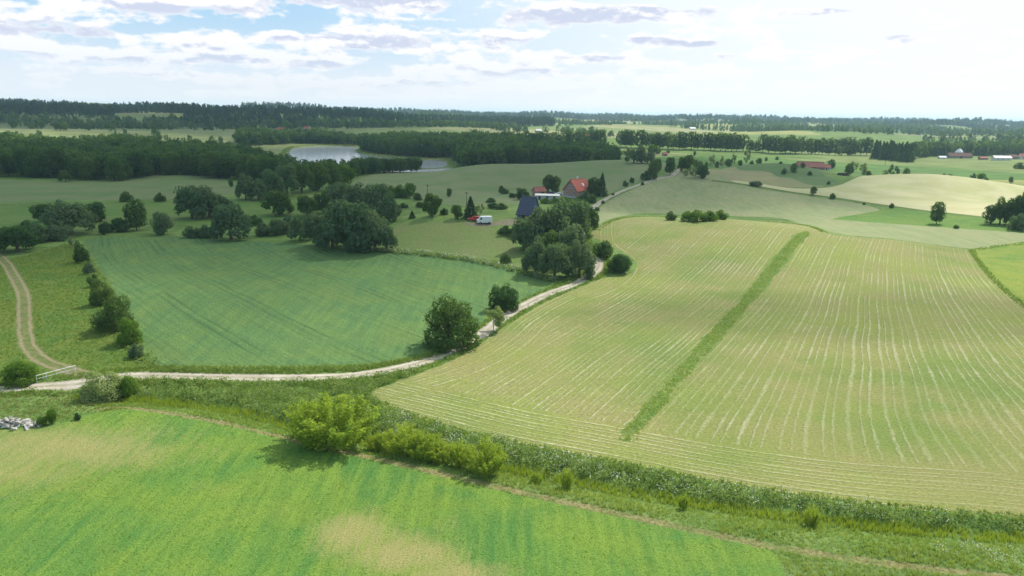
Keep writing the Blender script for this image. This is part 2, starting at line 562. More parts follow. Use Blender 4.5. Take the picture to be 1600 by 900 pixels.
def ground_mats():
    grass_mat('ground', (0.115, 0.165, 0.045), (0.085, 0.145, 0.036), (0.145, 0.175, 0.062))
    grass_mat('hill_pasture', (0.150, 0.200, 0.085), (0.125, 0.180, 0.068), (0.190, 0.205, 0.105), 0.012, 0.05, bump=0.2, dark=0.8)
    grass_mat('left_pasture', (0.130, 0.185, 0.070), (0.100, 0.160, 0.055), (0.165, 0.185, 0.085), 0.012, 0.05, bump=0.2, dark=0.75)
    grass_mat('far_slope', (0.110, 0.155, 0.060), (0.135, 0.172, 0.068), (0.170, 0.185, 0.085), 0.006, 0.02, bump=0.1, dark=0.85)
    grass_mat('green_meadow', (0.085, 0.165, 0.035), (0.105, 0.180, 0.040), (0.140, 0.185, 0.055), 0.015, 0.06, bump=0.25, dark=0.75)
    grass_mat('mound', (0.105, 0.160, 0.045), (0.130, 0.180, 0.055), (0.155, 0.175, 0.070), 0.03, 0.1, bump=0.25, dark=0.75)
    grass_mat('olive', (0.100, 0.155, 0.028), (0.075, 0.145, 0.030), (0.140, 0.170, 0.035), 0.04, 0.18, bump=0.5)
    grass_mat('crop_mid', (0.074, 0.160, 0.064), (0.090, 0.175, 0.060), (0.128, 0.192, 0.054), 0.022, 0.075, streak=28, rows=True, fine=3.0, bump=0.5, dark=0.66)
    grass_mat('crop_front', (0.062, 0.165, 0.042), (0.082, 0.190, 0.040), (0.155, 0.225, 0.036), 0.045, 0.09, streak=-52, fine=5.0, bump=0.5, patch=(0.272, 0.256, 0.098), dark=0.66)
    grass_mat('hay_far', (0.385, 0.360, 0.200), (0.330, 0.335, 0.160), (0.430, 0.400, 0.240), 0.012, 0.05, bump=0.15, dark=0.85)
    grass_mat('brown_slope', (0.230, 0.215, 0.115), (0.170, 0.195, 0.085), (0.260, 0.240, 0.120), 0.015, 0.06, bump=0.15, dark=0.85)
    grass_mat('dark_mound', (0.080, 0.150, 0.050), (0.095, 0.165, 0.060), (0.120, 0.170, 0.065), 0.02, 0.08, bump=0.2, dark=0.75)
    grass_mat('rise_field', (0.178, 0.212, 0.098), (0.150, 0.200, 0.086), (0.225, 0.230, 0.120), 0.014, 0.06, streak=-30, bump=0.2, dark=0.82)
    grass_mat('lush_far', (0.110, 0.205, 0.040), (0.090, 0.185, 0.040), (0.150, 0.220, 0.050), 0.02, 0.09, bump=0.3)
    grass_mat('lush_right', (0.110, 0.195, 0.040), (0.185, 0.235, 0.040), (0.225, 0.250, 0.050), 0.03, 0.08, bump=0.35, dark=0.7)
    grass_mat('strip', (0.110, 0.190, 0.045), (0.140, 0.215, 0.050), (0.190, 0.230, 0.070), 0.05, 0.3, bump=0.7)
    grass_mat('yard', (0.190, 0.165, 0.115), (0.150, 0.150, 0.080), (0.220, 0.190, 0.140), 0.1, 0.3, bump=0.4)
    grass_mat('path', (0.190, 0.190, 0.075), (0.140, 0.180, 0.055), (0.250, 0.220, 0.105), 0.2, 0.6, bump=0.5)
    grass_mat('hedge', (0.085, 0.150, 0.040), (0.110, 0.170, 0.045), (0.150, 0.180, 0.060), 0.05, 0.3, bump=0.6)

    # far country: strips of pasture, crops and ripe grass
    m, t, out = material('far_land')
    p = pos(t)
    vp = t.vmath('ADD', rotated(t, p, 24, 1 / 330.0, 1 / 210.0), t.xyz(t.math('MULTIPLY', t.noise(p, 0.004, 2), 0.5), t.math('MULTIPLY', t.noise(p, 0.005, 2), 0.5), 0.0))
    vo = t.new('ShaderNodeTexVoronoi', voronoi_dimensions='2D')
    t.put(vo.inputs['Vector'], vp)
    vo.inputs['Scale'].default_value = 1.0
    cr = t.new('ShaderNodeValToRGB')
    el = cr.color_ramp.elements
    cols = [(0.0, (0.115, 0.180, 0.045)), (0.2, (0.190, 0.220, 0.085)), (0.38, (0.160, 0.205, 0.065)), (0.55, (0.255, 0.260, 0.120)), (0.68, (0.090, 0.170, 0.040)), (0.8, (0.245, 0.262, 0.085)), (0.92, (0.210, 0.195, 0.100))]
    while len(el) < len(cols):
        el.new(0.5)
    for e, (q, c) in zip(el, cols):
        e.position = q
        e.color = (*c, 1)
    cr.color_ramp.interpolation = 'CONSTANT'
    t.l.new(t.sep(vo.outputs['Color'])[0], cr.inputs[0])
    r = t.new('ShaderNodeVectorMath', operation='LENGTH')
    t.put(r.inputs[0], p)
    nearcol = t.mix(t.ramp(t.noise(p, 0.02, 4), 0.35, 0.65), (0.125, 0.205, 0.050), (0.165, 0.225, 0.068))
    nearcol = t.mix(t.ramp(t.noise(p, 0.22, 5, 0.65), 0.4, 0.68), nearcol, (0.090, 0.165, 0.036))
    col = t.mix(t.ramp(r.outputs['Value'], 540, 640), nearcol, cr.outputs[0])
    v = t.ramp(t.noise(p, 0.03, 5, 0.65), 0.3, 0.7, 0.78, 1.18)
    col = t.mix(1.0, col, t.xyz(v, v, v), 'MULTIPLY')
    f = t.noise(p, 1.8, 4, 0.7)
    v2 = t.ramp(f, 0.3, 0.66, 0.68, 1.1)
    col = t.mix(1.0, col, t.xyz(v2, v2, v2), 'MULTIPLY')
    principled(t, out, col, 0.95, 0.08, f, 0.45, 0.35)

    # mown meadow with swaths of drying hay
    m, t, out = material('mown')
    p = pos(t)
    n1 = t.ramp(t.noise(p, 0.016, 4, 0.6), 0.36, 0.64)
    n2 = t.ramp(t.noise(p, 0.06, 4, 0.6), 0.36, 0.66)
    col = t.mix(n1, (0.140, 0.192, 0.048), (0.212, 0.244, 0.060))
    col = t.mix(t.math('MULTIPLY', n2, 0.7), col, (0.245, 0.225, 0.088))
    jog = t.math('MULTIPLY', t.math('SUBTRACT', t.noise(p, 0.25, 3), 0.5), 5.0)
    hd = t.math('ADD', t.attr('head'), t.math('MULTIPLY', jog, 0.0))
    rs = t.attr('rside')
    in_h = t.math('LESS_THAN', t.math('ADD', hd, t.math('MULTIPLY', jog, 0.5)), 10.5)
    in_r = t.math('LESS_THAN', t.math('ADD', rs, t.math('MULTIPLY', jog, 0.5)), 11.0)
    seam = t.math('MULTIPLY', t.ramp(t.math('ABSOLUTE', t.math('SUBTRACT', t.math('ADD', hd, t.math('MULTIPLY', jog, 0.5)), 10.5)), 0.15, 0.9), t.ramp(t.math('ABSOLUTE', t.math('SUBTRACT', t.math('ADD', rs, t.math('MULTIPLY', jog, 0.5)), 11.0)), 0.15, 0.9))
    mixf = lambda f, a, b: t.math('ADD', t.math('MULTIPLY', t.math('SUBTRACT', 1.0, f), a), t.math('MULTIPLY', f, b))
    s = mixf(in_h, mixf(in_r, t.attr('swath'), rs), hd)
    wob = t.math('MULTIPLY', t.math('SUBTRACT', t.noise(p, 0.012, 2), 0.5), 4.0)
    wob2 = t.math('MULTIPLY', t.math('SUBTRACT', t.noise(p, 0.6, 4, 0.65), 0.5), 0.42)
    sw = t.math('ADD', t.math('ADD', s, wob), wob2)
    sw = t.math('ADD', sw, t.math('MULTIPLY', t.math('SINE', t.math('MULTIPLY', sw, 2.3)), 0.16))
    ph = t.math('ABSOLUTE', t.math('SUBTRACT', t.math('FRACT', t.math('DIVIDE', sw, 1.02)), 0.5))
    width = t.ramp(t.noise(p, 0.10, 4, 0.6), 0.3, 0.7, 0.03, 0.17)
    line = t.math('SUBTRACT', 1.0, t.ramp(t.math('SUBTRACT', ph, width), -0.06, 0.09))
    # groups of passes: some swaths are fuller than others
    grp = t.noise(t.xyz(t.math('DIVIDE', sw, 6.0), t.math('DIVIDE', t.attr('along'), 60.0), 0.0), 1.0, 3, 0.6)
    line = t.math('MULTIPLY', line, t.ramp(grp, 0.36, 0.62, 0.35, 1.0))
    line = t.math('MULTIPLY', line, seam)
    line = t.math('MULTIPLY', line, t.ramp(t.noise(p, 0.017, 3, 0.5), 0.33, 0.60, 0.35, 1.0))
    brk = t.ramp(t.noise(p, 1.5, 5, 0.75), 0.30, 0.58, 0.35, 1.0)
    line = t.math('MULTIPLY', line, brk)
    col = t.mix(t.math('MULTIPLY', line, 0.63), col, (0.540, 0.530, 0.335))
    f = t.noise(p, 2.6, 4, 0.7)
    v = t.ramp(f, 0.3, 0.68, 0.74, 1.12)
    col = t.mix(1.0, col, t.xyz(v, v, v), 'MULTIPLY')
    h = t.math('ADD', t.math('MULTIPLY', f, 0.6), line)
    principled(t, out, col, 0.95, 0.08, h, 0.7, 0.35)

    # gravel road and two-rut track; 'cross' is the distance from the middle, in metres
    m, t, out = material('road')
    p = pos(t)
    c = t.math('ABSOLUTE', t.attr('cross'))
    g = t.noise(p, 5.0, 4, 0.7)
    col = t.mix(t.ramp(t.noise(p, 0.25, 4), 0.35, 0.65), (0.370, 0.325, 0.260), (0.480, 0.435, 0.360))
    rut = t.ramp(t.math('ABSOLUTE', t.math('SUBTRACT', c, 0.72)), 0.1, 0.5)
    col = t.mix(t.math('MULTIPLY', rut, 0.6), col, (0.275, 0.250, 0.170))
    crownf = t.math('MULTIPLY', t.math('SUBTRACT', 1.0, t.ramp(c, 0.12, 0.42)), t.ramp(t.noise(p, 0.35, 4, 0.65), 0.42, 0.62))
    col = t.mix(t.math('MULTIPLY', crownf, 0.7), col, (0.190, 0.195, 0.085))
    edge = t.ramp(t.math('ADD', c, t.math('MULTIPLY', t.math('SUBTRACT', t.noise(p, 1.1, 4, 0.7), 0.5), 1.5)), 1.15, 1.75)
    col = t.mix(t.math('MULTIPLY', edge, 0.85), col, (0.150, 0.170, 0.062))
    v = t.ramp(g, 0.3, 0.7, 0.8, 1.12)
    col = t.mix(1.0, col, t.xyz(v, v, v), 'MULTIPLY')
    principled(t, out, col, 0.95, 0.1, g, 0.4, 0.05)

    m, t, out = material('track')
    p = pos(t)
    c = t.math('ABSOLUTE', t.math('ADD', t.attr('cross'), t.math('MULTIPLY', t.math('SUBTRACT', t.noise(p, 0.5, 4), 0.5), 0.7)))
    rut = t.math('SUBTRACT', 1.0, t.ramp(t.math('ABSOLUTE', t.math('SUBTRACT', c, 0.85)), 0.10, 0.42))
    col = t.mix(t.ramp(t.noise(p, 0.8, 4), 0.35, 0.65), (0.100, 0.140, 0.036), (0.165, 0.165, 0.065))
    col = t.mix(t.math('MULTIPLY', rut, 0.8), col, (0.255, 0.215, 0.125))
    g = t.noise(p, 3.0, 4, 0.7)
    v = t.ramp(g, 0.3, 0.7, 0.72, 1.12)
    col = t.mix(1.0, col, t.xyz(v, v, v), 'MULTIPLY')
    principled(t, out, col, 0.95, 0.1, g, 0.4, 0.1)

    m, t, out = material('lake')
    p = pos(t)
    pr = principled(t, out, (0.340, 0.370, 0.390), 0.15, 0.8, t.noise(rotated(t, p, 20, 0.6, 0.25), 1.0, 4, 0.6), 0.10, 0.2)  # pale base colour stands in for sky reflected by the rippled water
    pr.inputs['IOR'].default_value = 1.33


def dry(x, y):
    tot = np.zeros(len(x))
    for px, py, rx, ry, k in ((90, 700, 18, 8, 0.70), (10, 720, 16, 10, 0.62), (555, 833, 5.0, 4.6, 0.75), (630, 868, 7.0, 4.0, 0.70), (700, 900, 6.5, 3.0, 0.65), (170, 715, 9, 5, 0.4), (700, 826, 2.5, 3.0, 0.35), (330, 760, 8, 3, 0.22), (400, 800, 6, 3, 0.25), (850, 800, 12, 2.5, 0.2)):
        c = hit(px, py)
        tot = np.maximum(tot, k * np.exp(-(((x - c[0]) / rx) ** 2 + ((y - c[1]) / ry) ** 2)))
    return tot


def build_ground():
    ground_mats()
    base = make_points()
    verts = [base]
    edges = []
    n = len(base)
    polys = []
    for nm, key, P in REGIONS:
        jit = key in ('strip', 'road', 'track', 'path')
        P = resample(P, True) if key not in ('road', 'track', 'strip', 'hedge', 'path') else P
        if key.startswith(('crop', 'mown', 'olive', 'lush_r')):
            P = P + rng.normal(0, 0.12, P.shape)
        if jit:
            P = P + rng.normal(0, 0.28 if key == 'strip' else 0.09, P.shape)
        polys.append((nm, key, P))
        k = len(P)
        verts.append(P)
        edges += [(n + i, n + (i + 1) % k) for i in range(k)]
        n += k
    allv = np.vstack(verts)
    res = delaunay_2d_cdt([Vector((float(a), float(b))) for a, b in allv], edges, [], 0, 1e-4)
    V = np.array([(v.x, v.y) for v in res[0]])
    F = np.array([f for f in res[2] if len(f) == 3], int)
    C = V[F].mean(1)
    own = np.full(len(F), -1)
    for i, (nm, key, P) in enumerate(polys):
        own[inside(P, C[:, 0], C[:, 1])] = i
    Z = height(V[:, 0], V[:, 1])
    lake_i = len(polys) - 1
    lv = np.unique(F[own == lake_i])
    dl = dist_line(np.vstack([LAKE, LAKE[:1]])[::2], V[:, 0], V[:, 1])
    inl = inside(LAKE, V[:, 0], V[:, 1])
    # shore meets the water level
    w = np.where(inl, 1.0, np.exp(-(dl / 14.0)))
    Z = np.where(dl < 80, Z * (1 - w) + LAKE_Z * w, np.where(inl, LAKE_Z, Z))
    Z[lv] = LAKE_Z
    e = 0.5 + 0.002 * np.hypot(V[:, 0], V[:, 1])
    gx = (height(V[:, 0] + e, V[:, 1]) - height(V[:, 0] - e, V[:, 1])) / (2 * e)
    gy = (height(V[:, 0], V[:, 1] + e) - height(V[:, 0], V[:, 1] - e)) / (2 * e)
    N = np.stack([-gx, -gy, np.ones(len(V))], 1)
    N[lv] = (0, 0, 1)
    N /= np.linalg.norm(N, axis=1)[:, None]
    V3 = np.column_stack([V, Z])

    def emit(name, mask, mat, attrs=None, **props):
        f = F[mask]
        # upward winding
        a, b, c = V[f[:, 0]], V[f[:, 1]], V[f[:, 2]]
        cr = (b[:, 0] - a[:, 0]) * (c[:, 1] - a[:, 1]) - (b[:, 1] - a[:, 1]) * (c[:, 0] - a[:, 0])
        f = np.where((cr < 0)[:, None], f[:, ::-1], f)
        u, inv = np.unique(f, return_inverse=True)
        at = {k: fn(V[u, 0], V[u, 1]) for k, fn in (attrs or {}).items()}
        me = new_mesh(name, V3[u], inv.reshape(f.shape), MATS[mat], True, at, N[u])
        return link(name, me, kind='structure', **props)

    emit('ground', own == -1, 'far_land', label='rolling green farmland stretching to the wooded horizon')

    sd = STRIP[-1] - STRIP[0]
    sd /= np.hypot(*sd)
    bottom = px_line([(560, 632), (690, 664), (800, 691), (950, 719), (1100, 749), (1250, 773), (1400, 791), (1600, 807), (1860, 836)])
    roadside = ROAD[:]

    def swath(x, y):
        q = (x - STRIP[0][0]) * sd[1] - (y - STRIP[0][1]) * sd[0]
        a = (x - STRIP[0][0]) * sd[0] + (y - STRIP[0][1]) * sd[1]
        bend = 0.0027 * np.clip((q - 4) / 95, 0, 1) * np.where(y < 255, (255 - y) ** 2 / 2, 0)
        q = q - bend * 0.88
        return q

    def head(x, y):
        return dist_line(bottom[::2], x, y)

    def rside(x, y):
        return dist_line(ROAD[::2], x, y)

    def along(x, y):
        return (x - STRIP[0][0]) * sd[0] + (y - STRIP[0][1]) * sd[1]

    def cross(line):
        def fn(x, y):
            d, s, _ = dist_line(line[::2], x, y, True)
            return d * s
        return fn

    lab = {'far_slope': 'olive green slope far behind the left wood', 'hill_pasture': 'pale green pasture hill behind the brick farmhouse', 'left_pasture': 'grey green pasture in front of the dark wood',
           'green_meadow': 'bright green meadow strip behind the willow clumps', 'mound': 'small grassy mound above the blue green crop field',
           'olive': 'olive green meadow beside the two rut track', 'crop_mid': 'blue green grain field enclosed by the curving gravel road',
           'crop_front': 'bright green young crop with dry straw patches in the foreground', 'hay_far': 'pale straw coloured hay hill on the right',
           'brown_slope': 'brownish grey slope left of the dark green mound', 'dark_mound': 'dark green mound in front of the long red barn',
           'rise_field': 'pale grey green rising field above the mown meadow', 'lush_far': 'lush green grass around the lone tree',
           'mown': 'large mown meadow striped with rows of drying hay', 'lush_right': 'yellow green meadow corner at the right edge',
           'strip': 'uncut grass strip running up through the mown meadow', 'hedge': 'green grass balk below the straw coloured hay hill',
           'yard': 'bare earthy yard between the parked van and the blue cottage',
           'path': 'trodden straw coloured path along the edge of the young crop',
           'track': 'two rut dirt track curving through the olive meadow', 'road': 'pale gravel road winding through the fields', 'lake': 'calm pale lake between dark woods'}
    for i, (nm, key, P) in enumerate(polys):
        at = {}
        if key == 'crop_mid':
            e0, e1 = hit(150, 405), hit(235, 568)
            ed = (e1 - e0) / np.hypot(*(e1 - e0))
            at = {'rows': lambda x, y: 400 + (x - e0[0]) * ed[1] - (y - e0[1]) * ed[0] + 0.0012 * ((x - e0[0]) * ed[0] + (y - e0[1]) * ed[1]) ** 2, 'along': lambda x, y: (x - e0[0]) * ed[0] + (y - e0[1]) * ed[1]}
        elif key == 'crop_front':
            at = {'patch': dry}
        elif key == 'mown':
            at = {'swath': swath, 'along': along, 'head': head, 'rside': rside}
        elif key == 'road':
            at = {'cross': cross(ROAD)}
        elif key == 'track':
            at = {'cross': cross(TRACK)}
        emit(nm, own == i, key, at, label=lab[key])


build_ground()

# ------------------------------------------------------------------ foliage
def leaf_mat(name, a, b, trans=0.34, obj_random=True, tint=(1.25, 1.15, 0.55)):
    m, t, out = material(name)
    r = t.new('ShaderNodeObjectInfo').outputs['Random'] if obj_random else t.attr('rnd')
    p = pos(t)
    n = t.ramp(t.noise(p, 0.55, 3, 0.6), 0.3, 0.7)
    k = t.math('ADD', t.math('MULTIPLY', r, 0.65), t.math('MULTIPLY', n, 0.35))
    col = t.mix(k, a, b)
    d = t.new('ShaderNodeBsdfDiffuse')
    t.put(d.inputs['Color'], col)
    tr = t.new('ShaderNodeBsdfTranslucent')
    t.put(tr.inputs['Color'], t.mix(1.0, col, tint, 'MULTIPLY'))
    mx = t.new('ShaderNodeMixShader')
    mx.inputs[0].default_value = trans
    t.l.new(d.outputs[0], mx.inputs[1])
    t.l.new(tr.outputs[0], mx.inputs[2])
    t.l.new(mx.outputs[0], out.inputs[0])
    return m


leaf_mat('leaf_green', (0.046, 0.112, 0.044), (0.128, 0.205, 0.058), 0.45)
leaf_mat('leaf_willow', (0.086, 0.160, 0.086), (0.150, 0.225, 0.112), 0.45)
leaf_mat('leaf_bright', (0.260, 0.375, 0.055), (0.350, 0.450, 0.072), 0.58)
leaf_mat('leaf_fresh', (0.110, 0.215, 0.036), (0.155, 0.255, 0.044), 0.45)
leaf_mat('leaf_pale', (0.230, 0.320, 0.125), (0.300, 0.375, 0.165), 0.5)
leaf_mat('needle', (0.040, 0.080, 0.036), (0.062, 0.110, 0.044), 0.25)
leaf_mat('forest_leaf', (0.040, 0.104, 0.044), (0.128, 0.205, 0.060), 0.42, False)
leaf_mat('forest_needle', (0.032, 0.070, 0.042), (0.054, 0.104, 0.050), 0.25, False)
leaf_mat('grass_blade', (0.125, 0.235, 0.042), (0.240, 0.330, 0.080), 0.45, False)
leaf_mat('verge_blade', (0.150, 0.275, 0.055), (0.330, 0.400, 0.130), 0.5, False)
leaf_mat('crop_blade', (0.075, 0.215, 0.058), (0.185, 0.290, 0.060), 0.45, False)
leaf_mat('weed_leaf', (0.120, 0.215, 0.060), (0.285, 0.370, 0.125), 0.48, False)
leaf_mat('reed_blade', (0.230, 0.340, 0.040), (0.320, 0.400, 0.060), 0.45, False)
leaf_mat('straw_blade', (0.240, 0.220, 0.085), (0.330, 0.280, 0.130), 0.3, False)
leaf_mat('blossom', (0.56, 0.57, 0.48), (0.68, 0.68, 0.58), 0.3, False, (1, 1, 0.9))
m, t, out = material('bark')
p = pos(t)
principled(t, out, t.mix(t.noise(p, 3.0, 4), (0.085, 0.065, 0.048), (0.165, 0.140, 0.112)), 0.9, 0.1, t.noise(p, 9.0, 3), 0.5, 0.03)
m, t, out = material('birch_bark')
p = pos(t)
principled(t, out, t.mix(t.ramp(t.noise(p, 2.5, 4), 0.5, 0.62), (0.55, 0.53, 0.48), (0.08, 0.07, 0.06)), 0.8, 0.1)


def unit(v):
    return v / np.maximum(np.linalg.norm(v, axis=-1, keepdims=True), 1e-9)


def leaf_quads(P, Nrm, size, r):
    """diamond shaped leaves at P facing Nrm"""
    n = len(P)
    Nrm = unit(Nrm)
    t1 = unit(np.cross(Nrm, r.normal(size=(n, 3))))
    t2 = np.cross(Nrm, t1)
    s = np.asarray(size)[:, None] if np.ndim(size) else np.full((n, 1), size)
    L, B = t1 * s, t2 * s * 0.62
    bend = Nrm * s * 0.18
    V = np.stack([P - L, P - B + bend, P + L, P + B + bend], 1).reshape(-1, 3)
    F = np.arange(n * 4).reshape(n, 4)
    return V, F


def crown_shape(kind, n, leaf, seed):
    V, F = crown_raw(kind, n, leaf, seed)
    q = np.percentile(np.hypot(V[:, 0], V[:, 1]), 97)
    V[:, :2] *= 0.5 / q
    V[:, 2] *= 1.0 / np.percentile(V[:, 2], 99.6)
    return V, F


def crown_raw(kind, n, leaf, seed):
    """leaf cloud of a crown of height 1 and width about 1 (scaled by the tree), as V, F"""
    r = np.random.default_rng(seed)
    lob = []
    if kind == 'round':
        lob.append((np.array((0, 0, 0.52)), 0.30))
        for i in range(24):
            a, e = r.uniform(0, 6.283), r.uniform(-1.15, 1.3)
            c = np.array((math.cos(a) * math.cos(e) * 0.33, math.sin(a) * math.cos(e) * 0.33, 0.5 + 0.34 * math.sin(e)))
            lob.append((c * np.array((1, 1, 1)) + r.normal(0, 0.03, 3), r.uniform(0.08, 0.19)))
        base = 0.0
    elif kind == 'dome':
        lob.append((np.array((0, 0, 0.48)), 0.24))
        for i in range(24):
            a, q = r.uniform(0, 6.283), math.sqrt(r.uniform(0.05, 1)) * 0.40
            z = 0.22 + 0.56 * (1 - (q / 0.44) ** 2) * r.uniform(0.75, 1.08) + r.uniform(-0.1, 0.04)
            lob.append((np.array((math.cos(a) * q, math.sin(a) * q, z)), r.uniform(0.07, 0.17)))
        for i in range(9):
            a = r.uniform(0, 6.283)
            lob.append((np.array((math.cos(a) * 0.38, math.sin(a) * 0.38, r.uniform(0.16, 0.3))), r.uniform(0.09, 0.14)))
        base = 0.05
    elif kind == 'tall':
        for i in range(15):
            z = 0.24 + 0.64 * (i + 0.5) / 15
            w = 0.36 * math.sqrt(max(0.06, 1 - ((z - 0.50) / 0.47) ** 2))
            a = r.uniform(0, 6.283)
            lob.append((np.array((math.cos(a) * w * 0.6, math.sin(a) * w * 0.6, z)), w * 0.44 + r.uniform(0.06, 0.11)))
        base = 0.13
    elif kind == 'birch':
        for i in range(17):
            z = 0.24 + 0.7 * (i + 0.5) / 17
            w = 0.38 * math.sin(math.pi * min(1, (z - 0.08) / 0.97)) ** 0.7
            a = r.uniform(0, 6.283)
            lob.append((np.array((math.cos(a) * w * 0.75, math.sin(a) * w * 0.75, z)), r.uniform(0.06, 0.12)))
        base = 0.16
    elif kind == 'bush':
        for i in range(34):
            a, q = r.uniform(0, 6.283), math.sqrt(r.uniform(0.02, 1)) * 0.40
            top = 0.84 * math.sqrt(max(0.0, 1 - (q / 0.47) ** 2))
            lob.append((np.array((math.cos(a) * q, math.sin(a) * q, max(0.10, top * r.uniform(0.25, 1.0)))), r.uniform(0.08, 0.17)))
        for i in range(18):
            a = i * 0.349 + r.uniform(-0.15, 0.15)
            q = r.uniform(0.26, 0.40)
            lob.append((np.array((math.cos(a) * q, math.sin(a) * q, r.uniform(0.06, 0.28))), r.uniform(0.09, 0.15)))
        base = 0.0
    elif kind == 'shrub':
        for i in range(13):
            a, q = r.uniform(0, 6.283), math.sqrt(r.uniform(0, 1)) * 0.36
            lob.append((np.array((math.cos(a) * q, math.sin(a) * q, r.uniform(0.22, 0.68) * (1.12 - q))), r.uniform(0.14, 0.25)))
        base = 0.0
    if kind == 'spruce':
        z = r.uniform(0, 1, n) ** 1.25
        tier = (z * 11) % 1.0
        w = 0.5 * (1 - z) ** 0.9 * (1.0 - 0.38 * tier) + 0.02
        a = r.uniform(0, 6.283, n)
        arm = np.round(a / 6.283 * 9 + (np.floor(z * 11) * 0.37)) / 9 * 6.283
        a = a * 0.45 + arm * 0.55
        q = w * np.sqrt(r.uniform(0.2, 1, n))
        P = np.stack([np.cos(a) * q, np.sin(a) * q, 0.05 + 0.93 * z - 0.1 * q], 1)
        Nn = np.stack([np.cos(a), np.sin(a), np.full(n, 1.1)], 1) + r.normal(0, 0.45, (n, 3))
        return leaf_quads(P, Nn, leaf * r.uniform(0.6, 1.2, n), r)
    if kind == 'spray':          # upright willow shoots from the ground
        k = 90
        a, q = r.uniform(0, 6.283, k), np.sqrt(r.uniform(0, 1, k)) * 0.47
        top = (0.97 - 2.1 * q ** 2) * r.uniform(0.74, 1.06, k)
        lean = r.normal(0, 0.05, (k, 2))
        i = r.integers(0, k, n)
        f = r.uniform(0.06, 1, n) ** 0.6
        f2 = f ** 1.3
        P = np.stack([np.cos(a[i]) * q[i] * (0.55 + 0.45 * f2) + lean[i, 0] * f2, np.sin(a[i]) * q[i] * (0.55 + 0.45 * f2) + lean[i, 1] * f2, top[i] * f], 1)
        P[:, :2] += r.normal(0, 0.022, (n, 2))
        Nn = np.stack([np.cos(a[i]) * 0.5, np.sin(a[i]) * 0.5, np.full(n, 0.5)], 1) + r.normal(0, 0.6, (n, 3))
        return leaf_quads(P, Nn, leaf * r.uniform(0.6, 1.25, n), r)
    C = np.array([c for c, _ in lob])
    R = np.array([q for _, q in lob])
    prob = R ** 2 / (R ** 2).sum()
    P = []
    O = []
    got = 0
    while got < n:
        k = n * 2
        i = r.choice(len(R), k, p=prob)
        d = unit(r.normal(size=(k, 3)))
        # ragged clumps on the lobe surface
        bump = 1 + 0.26 * np.sin(d[:, 0] * 7 + i) * np.sin(d[:, 1] * 6 + 2 * i) * np.cos(d[:, 2] * 5 + i) + r.normal(0, 0.10, k)
        x = C[i] + d * (R[i] * (0.70 + 0.30 * r.uniform(0, 1, k) ** 0.5) * bump)[:, None]
        deep = (np.linalg.norm(x[:, None] - C[None], axis=2) < R[None] * 0.62).any(1)
        ok = (~deep) & (x[:, 2] > base)
        P.append(x[ok])
        O.append(d[ok])
        got += ok.sum()
    P = np.vstack(P)[:n]
    O = np.vstack(O)[:n]
    P[:, 2] = np.minimum(P[:, 2], 1.02)
    Nn = O * 0.75 + np.array((0, 0, 0.3)) + r.normal(0, 0.5, (n, 3))
    return leaf_quads(P, Nn, leaf * r.uniform(0.55, 1.25, n), r)


def tube(path, radii, sides=7):
    V, F = [], []
    path = [np.array(p, float) for p in path]
    for k, (p, q) in enumerate(zip(path, radii)):
        d = path[min(k + 1, len(path) - 1)] - path[max(k - 1, 0)]
        d = unit(d)
        u = unit(np.cross(d, (0.31, 0.95, 0.1)))
        v = np.cross(d, u)
        for s in range(sides):
            a = 2 * math.pi * s / sides
            V.append(p + (u * math.cos(a) + v * math.sin(a)) * q)
    for k in range(len(path) - 1):
        for s in range(sides):
            F.append((k * sides + s, k * sides + (s + 1) % sides, (k + 1) * sides + (s + 1) % sides, (k + 1) * sides + s))
    return np.array(V), np.array(F)


def join(parts):
    V, F, n = [], [], 0
    for v, f in parts:
        V.append(v)
        F.append(f + n)
        n += len(v)
    return np.vstack(V), np.vstack(F)


def trunk_shape(kind, seed):
    r = np.random.default_rng(seed)
    parts = []
    if kind in ('shrub', 'spray', 'bush'):
        for i in range(7):
            a = r.uniform(0, 6.283)
            q = r.uniform(0.1, 0.3)
            parts.append(tube([(0.03 * math.cos(a), 0.03 * math.sin(a), -0.03), (q * 0.5 * math.cos(a), q * 0.5 * math.sin(a), 0.3), (q * math.cos(a), q * math.sin(a), r.uniform(0.5, 0.7))], (0.02, 0.013, 0.005), 5))
        return join(parts)
    top = 0.95 if kind in ('spruce', 'birch') else 0.72
    w = 0.022 if kind in ('birch', 'spruce', 'tall') else 0.036
    bx, by = r.normal(0, 0.015, 2)
    parts.append(tube([(0, 0, -0.03), (bx, by, 0.2), (bx * 2, by * 2, 0.45), (bx, by, top)], (w * 1.35, w, w * 0.72, w * 0.15), 8))
    for i in range(8):
        a = i * 2.4 + r.uniform(-0.3, 0.3)
        z = 0.18 + 0.07 * i
        q = 0.3 if kind in ('round', 'dome') else 0.18
        parts.append(tube([(bx * 1.5, by * 1.5, z), (q * 0.5 * math.cos(a), q * 0.5 * math.sin(a), z + 0.09), (q * math.cos(a), q * math.sin(a), z + 0.2)], (w * 0.55, w * 0.35, w * 0.1), 5))
    return join(parts)


LODS = {'near': (8000, 0.0235), 'mid': (2700, 0.039), 'far': (700, 0.066), 'tiny': (150, 0.12)}
CROWN, TRUNK = {}, {}


def proto(kind, lod, mat, var):
    key = (kind, lod, mat, var)
    if key not in CROWN:
        n, leaf = LODS[lod]
        if kind == 'birch':
            n = int(n * 0.55)
        if kind == 'spray' and lod == 'near':
            n, leaf = 12000, 0.017
        V, F = crown_shape(kind, n, leaf, 100 + var * 17 + len(kind))
        CROWN[key] = new_mesh('crown', V, F, MATS[mat], False)
    tk = (kind, var)
    if tk not in TRUNK:
        V, F = trunk_shape(kind, 50 + var)
        TRUNK[tk] = new_mesh('trunk', V, F, MATS['birch_bark' if kind == 'birch' else 'bark'], True)
    return CROWN[key], TRUNK[tk]


